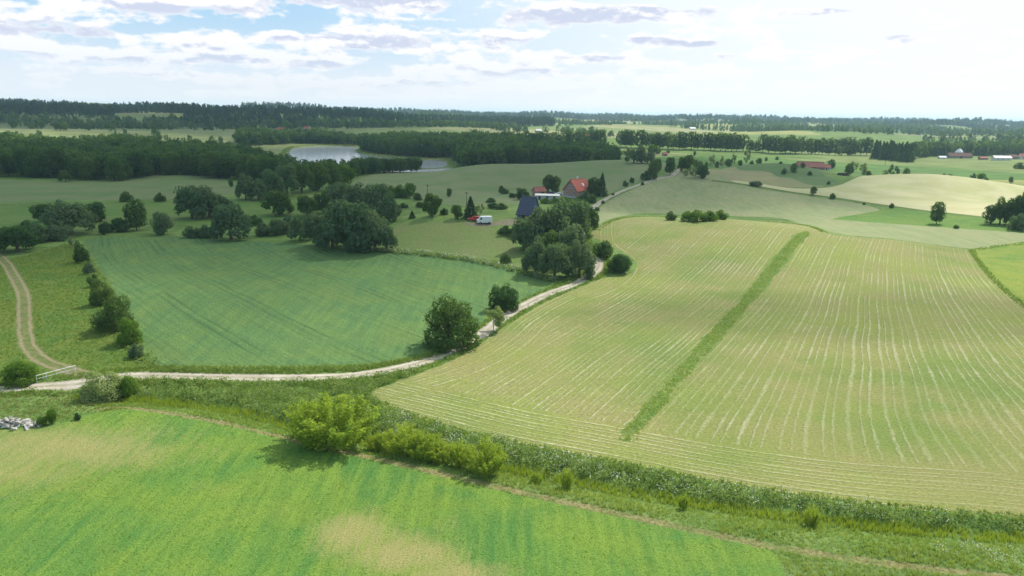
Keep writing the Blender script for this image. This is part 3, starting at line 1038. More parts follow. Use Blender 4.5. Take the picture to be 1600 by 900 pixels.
NAME = {'bush': 'broadleaf_bush', 'round': 'broadleaf_tree', 'dome': 'willow_tree', 'tall': 'avenue_tree', 'birch': 'birch_tree', 'shrub': 'shrub', 'spruce': 'spruce_tree', 'spray': 'willow_shrub'}
CAT = {'bush': 'bush', 'shrub': 'shrub', 'spray': 'shrub'}
VAR = [0]


def tree(x, y, h, w, kind, mat, label, group=None, z=None, lod=None, name=None):
    """a tree thing: crown and trunk under an empty at its foot"""
    d = math.hypot(x, y)
    lod = lod or ('near' if d < 190 else 'mid' if d < 470 else 'far' if d < 1100 else 'tiny')
    VAR[0] += 1
    c, tk = proto(kind, lod, mat, VAR[0] % 4)
    o = bpy.data.objects.new(name or NAME[kind], None)
    COL.objects.link(o)
    o.empty_display_size = 0.5
    o.location = (x, y, (gz(x, y) if z is None else z) - 0.05)
    o.rotation_euler = (0, 0, random.uniform(0, 6.283))
    wf = 1.0
    o.scale = (w / wf, w / wf, h)
    o['label'], o['category'] = label, CAT.get(kind, 'tree')
    if group:
        o['group'] = group
    link('crown', c, o)
    link('trunk', tk, o)
    return o


ORD = ['first', 'second', 'third', 'fourth', 'fifth', 'sixth', 'seventh', 'eighth', 'ninth', 'tenth', 'eleventh', 'twelfth', 'thirteenth', 'fourteenth', 'fifteenth', 'sixteenth', 'seventeenth', 'eighteenth', 'nineteenth', 'twentieth']
TENS = {20: 'twenty', 30: 'thirty', 40: 'forty', 50: 'fifty', 60: 'sixty', 70: 'seventy'}


def ordinal(i, n):
    if i == 0:
        return 'leftmost'
    if i == n - 1:
        return 'rightmost'
    if i < 20:
        return ORD[i] + ' from the left'
    k = (i + 1) // 10 * 10
    u = (i + 1) % 10
    return TENS[k][:-1] + 'ieth' + ' from the left' if u == 0 else TENS[k] + '-' + ORD[u - 1] + ' from the left'


def from_photo(px, by, hp, wp, D=None):
    """foot, height and width in metres of something seen in the photo"""
    p = np.array(at_depth(px, D)) if D else hit(px, by)
    z = gz(*p)
    sl = math.sqrt(p[0] ** 2 + p[1] ** 2 + (CAM_H - z) ** 2)
    k = math.hypot(math.hypot(px - 800, by - 450), FPX)
    return p, hp * sl / k, wp * sl / k


random.seed(11)


def single(px, by, hp, wp, kind, mat, label, D=None, name=None, lod=None):
    p, h, w = from_photo(px, by, hp, wp, D)
    return tree(p[0], p[1], h, w, kind, mat, label, name=name, lod=lod)


def cluster(phrase, group, items, default=('dome', 'leaf_willow')):
    items = sorted(items, key=lambda q: q[0])
    for i, it in enumerate(items):
        kind, mat = it[4:6] if len(it) >= 6 else default
        single(*it[:4], kind, mat, f'{ordinal(i, len(items))} of the {phrase}', it[6] if len(it) > 6 else None)['group'] = group


def plant_trees():
    G, WI, BR, FR, PA = 'leaf_green', 'leaf_willow', 'leaf_bright', 'leaf_fresh', 'leaf_pale'
    # by the road
    single(707, 541, 82, 88, 'bush', G, 'big round dark green bush-like tree on the inside of the road bend')
    single(787, 483, 40, 48, 'bush', G, 'smaller round bush between the big round tree and the willow wood')
    single(771, 518, 40, 34, 'birch', PA, 'small pale thin tree at the road edge beside the big round tree')
    single(962, 424, 28, 50, 'shrub', G, 'dark low shrub on the outside of the road bend')
    single(943, 402, 26, 36, 'shrub', G, 'rounded bush behind the road bend next to the willow wood')
    single(520, 689, 80, 136, 'spray', BR, 'large yellow green willow bush beside the ditch')
    single(160, 616, 50, 68, 'bush', PA, 'pale blossoming bush at the roadside near the white railing')
    single(196, 612, 34, 36, 'shrub', FR, 'small green bush touching the pale blossoming roadside bush')
    single(35, 598, 38, 52, 'bush', FR, 'bright green bush at the left end of the white railing')
    single(82, 662, 28, 15, 'spray', FR, 'tall green sapling beside the heap of rubble')
    single(121, 656, 12, 12, 'shrub', G, 'tiny dark sapling in the dry grass right of the rubble')
    single(66, 664, 16, 16, 'shrub', FR, 'low yellowish sapling right next to the rubble')
    cluster('yellow green ditch shrubs', 'willow shrubs in the ditch', [(592, 696, 32, 40), (628, 703, 50, 60), (664, 712, 46, 58), (692, 716, 36, 44), (718, 725, 44, 42), (757, 736, 54, 66), (885, 756, 36, 24), (838, 748, 18, 22), (1068, 788, 28, 18), (1268, 812, 34, 26)], ('spray', BR))
    cluster('hedgerow trees left of the blue green field', 'hedgerow trees beside the grain field',
            [(128, 410, 34, 24, 'bush', G), (148, 448, 20, 20, 'shrub', G), (160, 475, 40, 36, 'bush', G), (178, 514, 54, 58, 'bush', G), (204, 536, 42, 38, 'bush', FR), (139, 428, 18, 18, 'shrub', WI), (213, 558, 22, 24, 'shrub', WI), (114, 385, 16, 12, 'birch', PA)])
    # willows and shrubs left of the field
    cluster('bushy trees at the far left behind the olive meadow', 'bushy trees at the far left',
            [(-25, 392, 36, 50), (27, 393, 40, 64, 'dome', G), (66, 378, 28, 40, 'shrub', WI), (90, 375, 24, 40, 'shrub', WI), (112, 366, 52, 72), (70, 346, 28, 38, 'round', G), (150, 346, 30, 36, 'round', G), (163, 367, 20, 20, 'shrub', G), (185, 362, 22, 36, 'shrub', G), (214, 360, 48, 32, 'tall', G), (254, 367, 36, 34, 'round', WI), (44, 366, 22, 34, 'shrub', G), (5, 380, 26, 40, 'shrub', G)])
    cluster('small bushes on the far left pasture', 'bushes on the left pasture', [(103, 284, 18, 20, 'dome', G), (198, 315, 16, 20, 'shrub', G), (250, 315, 14, 18, 'shrub', G), (361, 292, 14, 9, 'round', G)])
    cluster('grey willows behind the blue green field', 'willows behind the grain field',
            [(300, 342, 52, 50), (328, 340, 50, 52), (348, 338, 34, 34), (362, 374, 54, 64), (300, 371, 18, 28, 'shrub', WI), (322, 371, 20, 32, 'shrub', WI), (408, 368, 20, 32, 'shrub', WI), (432, 367, 26, 38, 'shrub', WI), (398, 352, 16, 24, 'shrub', G), (436, 336, 38, 46, 'dome', G), (452, 362, 26, 34, 'shrub', WI)])
    cluster('willows in the dense clump at the field edge', 'dense willow clump',
            [(480, 337, 32, 30, 'dome', G), (505, 333, 34, 34, 'dome', G), (528, 326, 40, 46), (560, 330, 44, 50), (590, 338, 50, 52), (608, 346, 44, 40), (470, 376, 40, 42), (496, 384, 50, 46), (520, 388, 62, 54), (548, 391, 78, 78), (586, 392, 62, 52), (605, 390, 46, 34), (560, 393, 32, 52, 'shrub', WI)])
    cluster('yellowish bushes in the hedge above the willow clump', 'yellowish hedge', [(598, 306, 16, 24, 'shrub', FR), (612, 308, 18, 26, 'shrub', FR), (626, 309, 20, 26, 'shrub', FR), (640, 310, 24, 20, 'round', FR), (585, 302, 14, 22, 'shrub', FR), (652, 313, 12, 14, 'shrub', G)])
    cluster('garden trees and bushes left of the farm', 'garden trees left of the farm',
            [(675, 338, 36, 32, 'round', G), (644, 341, 12, 12, 'spruce', 'needle'), (702, 307, 13, 10, 'round', G), (694, 335, 10, 14, 'shrub', G), (715, 342, 22, 20, 'round', G), (735, 341, 34, 26, 'spruce', 'needle'), (750, 336, 18, 14, 'birch', PA), (783, 303, 13, 9, 'tall', G), (769, 326, 9, 20, 'shrub', G), (783, 327, 10, 20, 'shrub', G), (790, 303, 9, 12, 'shrub', G), (815, 312, 18, 22, 'round', G), (630, 325, 8, 16, 'shrub', G), (657, 324, 9, 18, 'shrub', G), (765, 316, 7, 18, 'shrub', G), (800, 309, 8, 12, 'shrub', G)])
    cluster('tall grey willows in front of the brick farmhouse', 'willows in front of the farm',
            [(818, 392, 50, 40), (838, 388, 64, 54), (868, 386, 72, 62), (896, 380, 66, 50), (916, 368, 52, 36, 'dome', G), (836, 428, 58, 48), (866, 434, 54, 54), (905, 433, 58, 50), (890, 412, 62, 52), (856, 410, 50, 44, 'dome', G), (882, 350, 40, 40, 'round', G), (906, 346, 36, 34, 'round', G), (790, 366, 14, 26, 'shrub', G), (808, 370, 16, 24, 'shrub', G), (791, 412, 16, 20, 'shrub', G), (920, 436, 18, 20, 'shrub', WI)])
    cluster('lighter trees before the right end of the left wood', 'trees before the left wood', [(384, 312, 40, 30), (404, 313, 34, 32), (426, 309, 44, 34), (449, 305, 46, 38), (472, 301, 46, 40, 'dome', G), (496, 298, 44, 40, 'round', G), (520, 294, 40, 36, 'round', G), (540, 290, 34, 30, 'round', FR)])
    single(856, 301, 28, 24, 'round', G, 'round tree left of the brick farmhouse behind the long low shed')
    single(868, 301, 26, 18, 'round', G, 'slim round tree close to the left wall of the brick farmhouse')
    single(940, 306, 36, 19, 'spruce', 'needle', 'pointed spruce right of the brick farmhouse')
    single(928, 307, 30, 26, 'round', G, 'dark tree between the brick farmhouse and the pointed spruce')
    cluster('shrubs in front of the brick farmhouse', 'shrubs at the farmhouse', [(905, 314, 9, 14, 'shrub', WI), (915, 314, 16, 18, 'shrub', WI), (925, 317, 14, 16, 'shrub', G), (887, 317, 8, 16, 'shrub', FR), (870, 318, 9, 18, 'shrub', FR), (852, 318, 9, 18, 'shrub', FR)])
    cluster('small bushes along the road behind the farm', 'bushes along the road', [(977, 291, 9, 10, 'shrub', G), (987, 286, 9, 8, 'shrub', G), (1004, 289, 5, 6, 'shrub', G), (958, 305, 4, 5, 'shrub', G), (942, 318, 5, 6, 'shrub', G), (932, 330, 7, 9, 'shrub', WI)])
    cluster('dark trees where the road meets the crest', 'trees on the road crest',
            [(1009, 281, 14, 17, 'shrub', G), (1021, 280, 30, 19, 'round', G), (1027, 270, 22, 12, 'tall', G), (1047, 273, 27, 17, 'tall', G), (1065, 268, 22, 16, 'round', G), (1074, 268, 26, 18, 'round', G), (1070, 278, 14, 10, 'birch', PA), (1083, 279, 18, 13, 'birch', PA), (1091, 276, 24, 14, 'tall', G), (1099, 279, 21, 17, 'round', G)])
    cluster('thin trees on the slope right of the road crest', 'thin trees on the slope',
            [(1083, 256, 14, 8, 'tall', G, 560), (1100, 258, 10, 6, 'tall', G, 560), (1108, 261, 21, 11, 'birch', PA, 560), (1117, 262, 10, 8, 'round', G, 560), (1125, 260, 18, 9, 'birch', PA, 560), (1134, 260, 13, 12, 'round', G, 560), (1142, 260, 20, 8, 'birch', PA, 560), (1152, 258, 9, 9, 'round', G, 560), (1162, 257, 25, 11, 'birch', PA, 560), (1170, 255, 7, 7, 'shrub', G, 560), (1182, 254, 12, 11, 'round', G, 575)])
    cluster('bushes in the clump on the pale rising field', 'bush clump on the rising field', [(1048, 344, 14, 20, 'shrub', G), (1076, 345, 15, 24, 'shrub', FR), (1090, 346, 18, 30, 'shrub', FR), (1108, 345, 16, 28, 'shrub', FR), (1126, 343, 15, 24, 'shrub', FR)])
    cluster('small bushes on the slope below the long red barn', 'bushes below the red barn', [(1180, 291, 8, 22, 'shrub', WI), (1225, 272, 10, 9, 'shrub', G), (1241, 269, 14, 14, 'round', G), (1265, 274, 7, 8, 'shrub', G), (1294, 288, 5, 6, 'shrub', G), (1270, 305, 14, 12, 'round', G), (1302, 311, 9, 12, 'shrub', G), (1350, 320, 4, 5, 'shrub', G), (1393, 325, 8, 8, 'shrub', G), (1255, 262, 8, 10, 'shrub', G), (1220, 256, 4, 6, 'shrub', G)])
    single(1298, 263, 14, 14, 'round', G, 'round tree at the right end of the long red barn')
    cluster('trees in the hollow behind the straw coloured hill', 'trees in the hollow',
            [(1320, 266, 11, 8, 'spruce', 'needle', 590), (1331, 265, 17, 13, 'birch', PA, 600), (1323, 283, 20, 13, 'round', G, 520), (1343, 285, 23, 14, 'birch', PA, 510), (1354, 284, 12, 10, 'round', G, 510), (1379, 288, 16, 10, 'birch', PA, 500), (1392, 288, 25, 16, 'birch', WI, 500), (1411, 283, 20, 12, 'tall', G, 505), (1423, 277, 4, 6, 'shrub', G, 520)])
    cluster('small bushes behind the straw coloured hill', 'bushes behind the hay hill', [(1472, 276, 5, 6, 'shrub', G, 560), (1482, 277, 4, 8, 'shrub', G, 560), (1517, 280, 9, 9, 'shrub', WI, 540), (1530, 281, 10, 15, 'shrub', FR, 535), (1538, 286, 8, 6, 'round', G, 500), (1576, 287, 11, 8, 'round', WI, 500), (1590, 262, 10, 22, 'shrub', G, 640)])
    single(1463, 350, 35, 23, 'tall', G, 'lone slender tree standing in the lush grass at right')
    cluster('trees in the dark clump at the right edge', 'tree clump at the right edge', [(1548, 350, 30, 26, 'round', G), (1562, 350, 42, 28, 'dome', G), (1582, 352, 46, 34, 'dome', G), (1602, 354, 56, 40, 'dome', G), (1590, 360, 26, 28, 'shrub', WI), (1622, 356, 50, 40, 'dome', G), (1494, 357, 6, 9, 'shrub', G)])
    cluster('orchard trees below the far avenue', 'orchard trees below the avenue', [(1268, 241, 9, 8, 'round', WI), (1278, 241, 14, 12, 'birch', PA), (1290, 242, 14, 9, 'birch', PA), (1296, 242, 12, 8, 'birch', PA), (1311, 243, 15, 13, 'round', PA), (1328, 243, 10, 13, 'round', WI)])
    cluster('bushes between lake wood and avenue', 'bushes left of the avenue', [(990, 255, 22, 28, 'dome', WI), (1003, 255, 26, 26, 'dome', WI), (1016, 256, 20, 18, 'dome', WI), (968, 243, 10, 14, 'shrub', FR), (980, 243, 12, 14, 'shrub', FR), (1000, 240, 14, 12, 'tall', G), (1018, 240, 14, 16, 'shrub', FR), (1026, 240, 13, 14, 'shrub', FR), (1044, 239, 6, 7, 'shrub', G), (1085, 244, 8, 5, 'tall', G), (1197, 252, 7, 5, 'shrub', G), (1214, 250, 6, 6, 'shrub', G)])
    # the avenue across the far fields
    ave = [966, 974, 982, 998, 1005, 1014, 1022, 1031, 1040, 1048, 1057, 1066, 1076, 1086, 1096, 1106, 1113, 1122, 1130, 1139, 1147, 1157, 1168, 1177, 1188, 1197, 1207, 1215, 1223, 1231, 1239, 1249, 1259, 1270, 1281, 1291, 1301, 1312, 1322, 1332, 1341, 1350]
    for i, px in enumerate(ave):
        D_ = 880 + (px - 966) * 0.02 + random.uniform(-8, 8)
        x, y = at_depth(px, D_)
        hh = random.uniform(17, 22) if px not in (1168, 1177) else 14
        tree(x, y, hh, hh * random.uniform(0.56, 0.80), 'tall', G, f'{ordinal(i, len(ave))} of the long avenue of trees on the right', 'avenue trees on the right')
    row = list(range(728, 912, 9)) + [919, 926, 934]
    for i, px in enumerate(row):
        x, y = at_depth(px, 900 + random.uniform(-8, 8))
        hh = random.uniform(15, 20)
        tree(x, y, hh, hh * random.uniform(0.6, 0.85), 'tall', G, f'{ordinal(i, len(row))} of the shaded row of trees behind the lake wood', 'shaded tree row')
    # spruce plantation and avenue continuing right
    k = 0
    for i in range(34):
        px = 1362 + 58 * (i % 17) / 16 + random.uniform(-2, 2)
        x, y = at_depth(px, 800 + 26 * (i // 17) + (px - 1362) * -0.9 + random.uniform(-5, 5))
        tree(x, y, random.uniform(16, 20), random.uniform(7, 9), 'spruce', 'leaf_green', 'dark spruce in the plantation right of the avenue', 'spruce plantation')


plant_trees()


# ------------------------------------------------------------------ woods
def scatter_poly(P, spacing, r):
    lo, hi = P.min(0), P.max(0)
    nx, ny = int((hi[0] - lo[0]) / spacing) + 1, int((hi[1] - lo[1]) / (spacing * 0.87)) + 1
    gx, gy = np.meshgrid(np.arange(nx), np.arange(ny))
    x = lo[0] + (gx + 0.5 * (gy % 2)) * spacing
    y = lo[1] + gy * spacing * 0.87
    x, y = x.ravel() + r.normal(0, spacing * 0.22, nx * ny), y.ravel() + r.normal(0, spacing * 0.22, nx * ny)
    m = inside(P, x, y)
    return x[m], y[m]


def merged(name, x, y, h, w, kinds, n, leaf, mat, label, r, parent=None):
    """many trees too far to tell apart, as one mass"""
    Vs, Fs, Rs, off = [], [], [], 0
    z = height(x, y)
    protos = [crown_shape(k, n, leaf, 300 + 7 * j) for j, k in enumerate(kinds)]
    pick = r.integers(0, len(protos), len(x))
    for j, (pv, pf) in enumerate(protos):
        s = np.where(pick == j)[0]
        if not len(s):
            continue
        a = r.uniform(0, 6.283, len(s))
        ca, sa = np.cos(a)[:, None], np.sin(a)[:, None]
        X = (pv[None, :, 0] * ca - pv[None, :, 1] * sa) * w[s][:, None] + x[s][:, None]
        Y = (pv[None, :, 0] * sa + pv[None, :, 1] * ca) * w[s][:, None] + y[s][:, None]
        Zz = pv[None, :, 2] * h[s][:, None] + z[s][:, None]
        Vs.append(np.stack([X, Y, Zz], 2).reshape(-1, 3))
        f = pf[None] + (np.arange(len(s)) * len(pv))[:, None, None]
        Fs.append(f.reshape(-1, 4) + off)
        Rs.append(np.repeat(r.uniform(0, 1, len(s)), len(pv)))
        off += len(s) * len(pv)
    me = new_mesh(name, np.vstack(Vs), np.vstack(Fs), MATS[mat], False, {'rnd': np.concatenate(Rs)})
    return link(name, me, kind='stuff', label=label)


def woods():
    r = np.random.default_rng(21)
    lin = lambda pts: np.array([at_depth(*p) for p in pts])
    P = {'left': lin([(-260, 400), (-60, 410), (60, 412), (130, 404), (195, 410), (235, 440), (275, 455), (305, 452), (335, 432), (400, 415), (460, 405), (520, 420), (555, 450), (550, 490), (500, 500), (440, 520), (400, 580), (340, 660), (200, 720), (60, 690), (-40, 640), (-260, 640)]),
         'shore': lin([(555, 470), (590, 500), (645, 524), (648, 536), (610, 530), (556, 505)]),
         'lake_right': lin([(566, 800), (600, 755), (650, 718), (708, 706), (775, 660), (830, 700), (800, 900), (700, 990), (600, 960), (572, 900)]),
         'behind_hill': lin([(715, 600), (800, 588), (870, 585), (935, 595), (962, 640), (948, 700), (900, 760), (800, 790), (730, 720)]),
         'lake_far': lin([(370, 870), (410, 885), (480, 945), (560, 945), (565, 985), (470, 990), (380, 940)])}
    cnt = 0
    for key, sp, hmin, hmax, lab in (('left', 7.4, 8.5, 16.0, 'dark leafy wood filling the left middle distance'), ('shore', 4.6, 8, 11, 'thin shore wood between the hill and the lake'), ('lake_right', 7.5, 12, 18, 'leafy wood on the right bank of the lake'), ('behind_hill', 7.0, 12, 17, 'dark wood showing above the pasture hill'), ('lake_far', 7.5, 12, 17, 'tree belt on the far shore of the lake')):
        x, y = scatter_poly(spline(P[key], True, 5), sp, r)
        h = r.uniform(hmin, hmax, len(x)) * (1 + 0.16 * np.sin(x / 17 + 1) * np.sin(y / 23))
        if key == 'left':
            h = h * (1 - 0.36 * sstep(x / y, -0.36, -0.29))
        w = h * r.uniform(0.55, 0.9, len(x))
        # the trees at the near edge stand as single trees
        sector = np.round(np.arctan2(x, y) / 0.0085)
        rr = np.hypot(x, y)
        first = np.zeros(len(x), bool)
        for s in np.unique(sector):
            i = np.where(sector == s)[0]
            first[i[np.argmin(rr[i])]] = True
        if key == 'lake_far':
            first[:] = False
        for i in np.where(first)[0]:
            kind = random.choice(['tall', 'round', 'tall', 'dome'])
            tree(x[i], y[i], h[i], w[i] * 1.12, kind, 'leaf_green', {'left': 'dark leafy tree in the front row of the left wood', 'shore': 'dark tree at the hill side edge of the shore wood', 'lake_right': 'dark leafy tree on the water edge right of the lake', 'behind_hill': 'dark leafy tree rising directly behind the pasture hill'}[key], {'left': 'front row of the left wood', 'shore': 'edge of the shore wood', 'lake_right': 'water edge trees', 'behind_hill': 'trees behind the pasture hill'}[key], lod='mid' if rr[i] < 560 else 'far')
            cnt += 1
        q = ~first
        merged('forest', x[q], y[q], h[q], w[q], ['tall', 'round', 'dome', 'round'], 190 if key == 'left' else 140, 0.100 if key == 'left' else 0.112, 'forest_leaf', lab, r)

    def blobs(n, rmin, rmax, amin, amax, count, wlen, wdep):
        X, Y = [], []
        for i in range(n):
            a = rad(r.uniform(amin, amax))
            d = r.uniform(rmin, rmax)
            k = int(count * r.uniform(0.5, 1.4))
            X.append(math.sin(a) * d + r.uniform(-1, 1, k) * wlen * r.uniform(0.5, 1.3))
            Y.append(math.cos(a) * d + r.uniform(-1, 1, k) * wdep * r.uniform(0.5, 1.3))
        return np.concatenate(X), np.concatenate(Y)

    # conifer forest on the left ridge
    rr, aa = [], []
    n = 5200
    a = np.radians(r.uniform(-46, 3, n))
    d = r.uniform(1480, 2150, n) + 320 * sstep(a, -0.35, 0.05) + 60 * np.sin(a * 22) + 40 * np.sin(a * 51)
    gap = np.sin(a * 31 + d / 260) + np.sin(a * 17 - d / 190 + 2)
    keep = gap > -1.15
    a, d = a[keep], d[keep]
    n = len(a)
    x, y = np.sin(a) * d, np.cos(a) * d
    h = r.uniform(11, 20, n) * (1 + 0.15 * np.sin(a * 40) * np.sin(a * 13 + 1))
    merged('forest', x, y, h, h * r.uniform(0.36, 0.6, n), ['spruce', 'tall', 'spruce'], 32, 0.23, 'forest_needle', 'dark conifer forest along the left horizon', r)
    # leafy belts below the ridge
    n = 900
    a = np.radians(r.uniform(-46, 0, n))
    d = 1330 + r.uniform(0, 190, n) + 260 * sstep(a, -0.35, 0.0) + 90 * np.sin(a * 17 + 1)
    h = r.uniform(9, 15, n)
    merged('forest', np.sin(a) * d, np.cos(a) * d, h, h * r.uniform(0.6, 0.9, n), ['round', 'dome', 'tall'], 44, 0.20, 'forest_leaf', 'leafy tree belt below the left conifer forest', r)
    # scattered copses and hedges over the far country
    x, y = blobs(46, 1350, 2400, -30, 42, 18, 55, 14)
    m = (np.hypot(x, y) > 1250)
    x, y = x[m], y[m]
    h = r.uniform(7, 15, len(x))
    merged('forest', x, y, h, h * r.uniform(0.6, 0.9, len(x)), ['round', 'dome', 'tall'], 44, 0.20, 'forest_leaf', 'scattered copses and hedges across the far fields', r)
    x, y = blobs(22, 900, 1300, -46, -14, 9, 34, 9)
    h = r.uniform(4, 11, len(x))
    merged('forest', x, y, h, h * r.uniform(0.6, 0.9, len(x)), ['round', 'dome', 'shrub'], 60, 0.17, 'forest_leaf', 'hedges and copses on the far left slope', r)
    x, y = blobs(34, 1900, 3100, -8, 46, 75, 150, 45)
    h = r.uniform(12, 19, len(x))
    merged('forest', x, y, h, h * r.uniform(0.4, 0.7, len(x)), ['spruce', 'tall', 'round'], 30, 0.24, 'forest_leaf', 'broken woods in the far right country', r)
    n = 7500
    a = np.radians(r.uniform(-20, 47, n))
    d = r.uniform(3100, 5600, n) + 130 * np.sin(a * 19)
    x, y = np.sin(a) * d, np.cos(a) * d
    h = r.uniform(16, 24, n)
    merged('forest', x, y, h, h * r.uniform(0.8, 1.2, n), ['spruce', 'tall', 'round'], 14, 0.38, 'forest_needle', 'hazy blue forest along the right horizon', r)
    # wood to the right of the spruces
    x, y = scatter_poly(spline(lin([(1418, 815), (1445, 850), (1470, 890), (1520, 900), (1560, 930), (1640, 960), (1640, 1020), (1540, 1000), (1430, 930)]), True, 5), 8.5, r)
    h = r.uniform(13, 19, len(x))
    merged('forest', x, y, h, h * r.uniform(0.55, 0.75, len(x)), ['round', 'tall', 'dome'], 130, 0.125, 'forest_leaf', 'leafy wood behind the farm buildings at the far right', r)


woods()
# number the look-alike trees of each wood edge from left to right
for grp, phrase in (('front row of the left wood', 'dark trees fronting the left wood'), ('edge of the shore wood', 'dark trees edging the shore wood'), ('water edge trees', 'dark trees on the water edge right of the lake'), ('trees behind the pasture hill', 'dark trees directly behind the pasture hill'), ('spruce plantation', 'dark spruces in the plantation')):
    mem = sorted((o for o in COL.objects if o.get('group') == grp), key=lambda o: o.location.x / o.location.y)
    for i, o in enumerate(mem):
        o['label'] = f'{ordinal(i, len(mem))} of the {phrase}'


# ------------------------------------------------------------------ clouds that shade the left middle distance
def build_clouds():
    m, t, out = material('cloud')
    tc = t.new('ShaderNodeTexCoord').outputs['Object']
    x, y, z = t.sep(tc)
    r = t.math('SQRT', t.math('ADD', t.math('MULTIPLY', x, x), t.math('MULTIPLY', y, y)))
    n = t.noise(tc, 2.4, 6, 0.6)
    a = t.math('SUBTRACT', 1.0, t.ramp(t.math('ADD', r, t.math('MULTIPLY', t.math('SUBTRACT', n, 0.5), 0.8)), 0.55, 1.0))
    d = t.new('ShaderNodeBsdfDiffuse')
    d.inputs['Color'].default_value = (0.9, 0.9, 0.92, 1)
    tl = t.new('ShaderNodeBsdfTranslucent')
    tl.inputs['Color'].default_value = (0.9, 0.9, 0.92, 1)
    mx = t.new('ShaderNodeMixShader')
    mx.inputs[0].default_value = 0.5
    t.l.new(d.outputs[0], mx.inputs[1])
    t.l.new(tl.outputs[0], mx.inputs[2])
    tr = t.new('ShaderNodeBsdfTransparent')
    m2 = t.new('ShaderNodeMixShader')
    t.put(m2.inputs[0], t.math('MULTIPLY', t.math('MULTIPLY', a, 0.69), t.new('ShaderNodeObjectInfo').outputs['Alpha']))
    t.l.new(tr.outputs[0], m2.inputs[1])
    t.l.new(mx.outputs[0], m2.inputs[2])
    t.l.new(m2.outputs[0], out.inputs[0])
    k = 720 / math.tan(rad(SUN_EL))
    ox, oy = k * math.sin(rad(SUN_AZ)), k * math.cos(rad(SUN_AZ))
    for cx, cy, rx, ry, op in CLOUDS:
        V, F = [], []
        ns, nr = 40, 10
        for layer in (1, -1):                       # billowed top and flatter base
            for i in range(nr + 1):
                for j in range(ns):
                    q, an = i / nr, 2 * math.pi * j / ns
                    zz = (0.30 if layer > 0 else -0.08) * math.sqrt(max(0, 1 - q * q)) * (1 + 0.25 * math.sin(5 * an + 7 * q) * math.cos(9 * q))
                    V.append((q * math.cos(an), q * math.sin(an), zz))
        for layer in range(2):
            o = layer * (nr + 1) * ns
            for i in range(nr):
                for j in range(ns):
                    F.append((o + i * ns + j, o + i * ns + (j + 1) % ns, o + (i + 1) * ns + (j + 1) % ns, o + (i + 1) * ns + j))
        o = link('clouds', new_mesh('clouds', np.array(V), np.array(F), m), loc=(cx + ox, cy + oy, 720), kind='stuff', label='soft white cloud out of view above the fields, placed to shade them')
        o.scale = (rx, ry, min(rx, ry) * 0.6)
        o.color = (1, 1, 1, op)


CLOUDS = [(-150, 540, 290, 490, 1.0), (110, 560, 180, 300, 0.9), (78, 148, 85, 22, 0.3), (-680, 1280, 760, 520, 1.0)]  # third, thin cloud is added out of view to darken a meadow band
build_clouds()


# ------------------------------------------------------------------ ground cover nobody could count
def blades(name, x, y, h, wdt, nb, mat, label, r, spread=0.18, lean=0.6):
    """grass tufts: nb blades each"""
    n = len(x)
    z = height(x, y)
    a = r.uniform(0, 6.283, (n, nb))
    off = r.uniform(0, 1, (n, nb)) * spread
    bx, by = x[:, None] + np.cos(a) * off, y[:, None] + np.sin(a) * off
    hh = h[:, None] * r.uniform(0.6, 1.15, (n, nb))
    la = r.uniform(0, 6.283, (n, nb))
    ll = hh * lean * r.uniform(0.2, 1, (n, nb))
    wa = r.uniform(0, 3.14, (n, nb))
    w = wdt * r.uniform(0.6, 1.3, (n, nb))
    zz = np.broadcast_to(z[:, None] - 0.03, bx.shape)
    v0 = np.stack([bx - np.cos(wa) * w, by - np.sin(wa) * w, zz], 2)
    v1 = np.stack([bx + np.cos(wa) * w, by + np.sin(wa) * w, zz], 2)
    v2 = np.stack([bx + np.cos(la) * ll, by + np.sin(la) * ll, zz + hh], 2)
    V = np.stack([v0, v1, v2], 2).reshape(-1, 3)
    F = np.arange(len(V)).reshape(-1, 3)
    me = new_mesh(name, V, F, MATS[mat], False, {'rnd': np.repeat(r.uniform(0, 1, n), nb * 3)})
    return link(name, me, kind='stuff', label=label)


def herbs(name, x, y, h, n_leaf, size, mat, label, r):
    """leafy weeds: small domes of leaves"""
    n = len(x)
    z = height(x, y)
    P = np.stack([r.normal(0, 0.28, (n, n_leaf)) + x[:, None], r.normal(0, 0.28, (n, n_leaf)) + y[:, None], z[:, None] + h[:, None] * r.uniform(0.1, 1, (n, n_leaf)) ** 0.7], 2).reshape(-1, 3)
    Nn = r.normal(0, 0.55, P.shape) + np.array((0, 0, 0.8))
    V, F = leaf_quads(P, Nn, size * r.uniform(0.6, 1.3, len(P)), r)
    me = new_mesh(name, V, F, MATS[mat], False, {'rnd': np.repeat(r.uniform(0, 1, n), n_leaf * 4)})
    return link(name, me, kind='stuff', label=label)


def rand_in(P, dens, r):
    lo, hi = P.min(0), P.max(0)
    k = int((hi[0] - lo[0]) * (hi[1] - lo[1]) * dens)
    x, y = r.uniform(lo[0], hi[0], k), r.uniform(lo[1], hi[1], k)
    m = inside(P, x, y)
    return x[m], y[m]


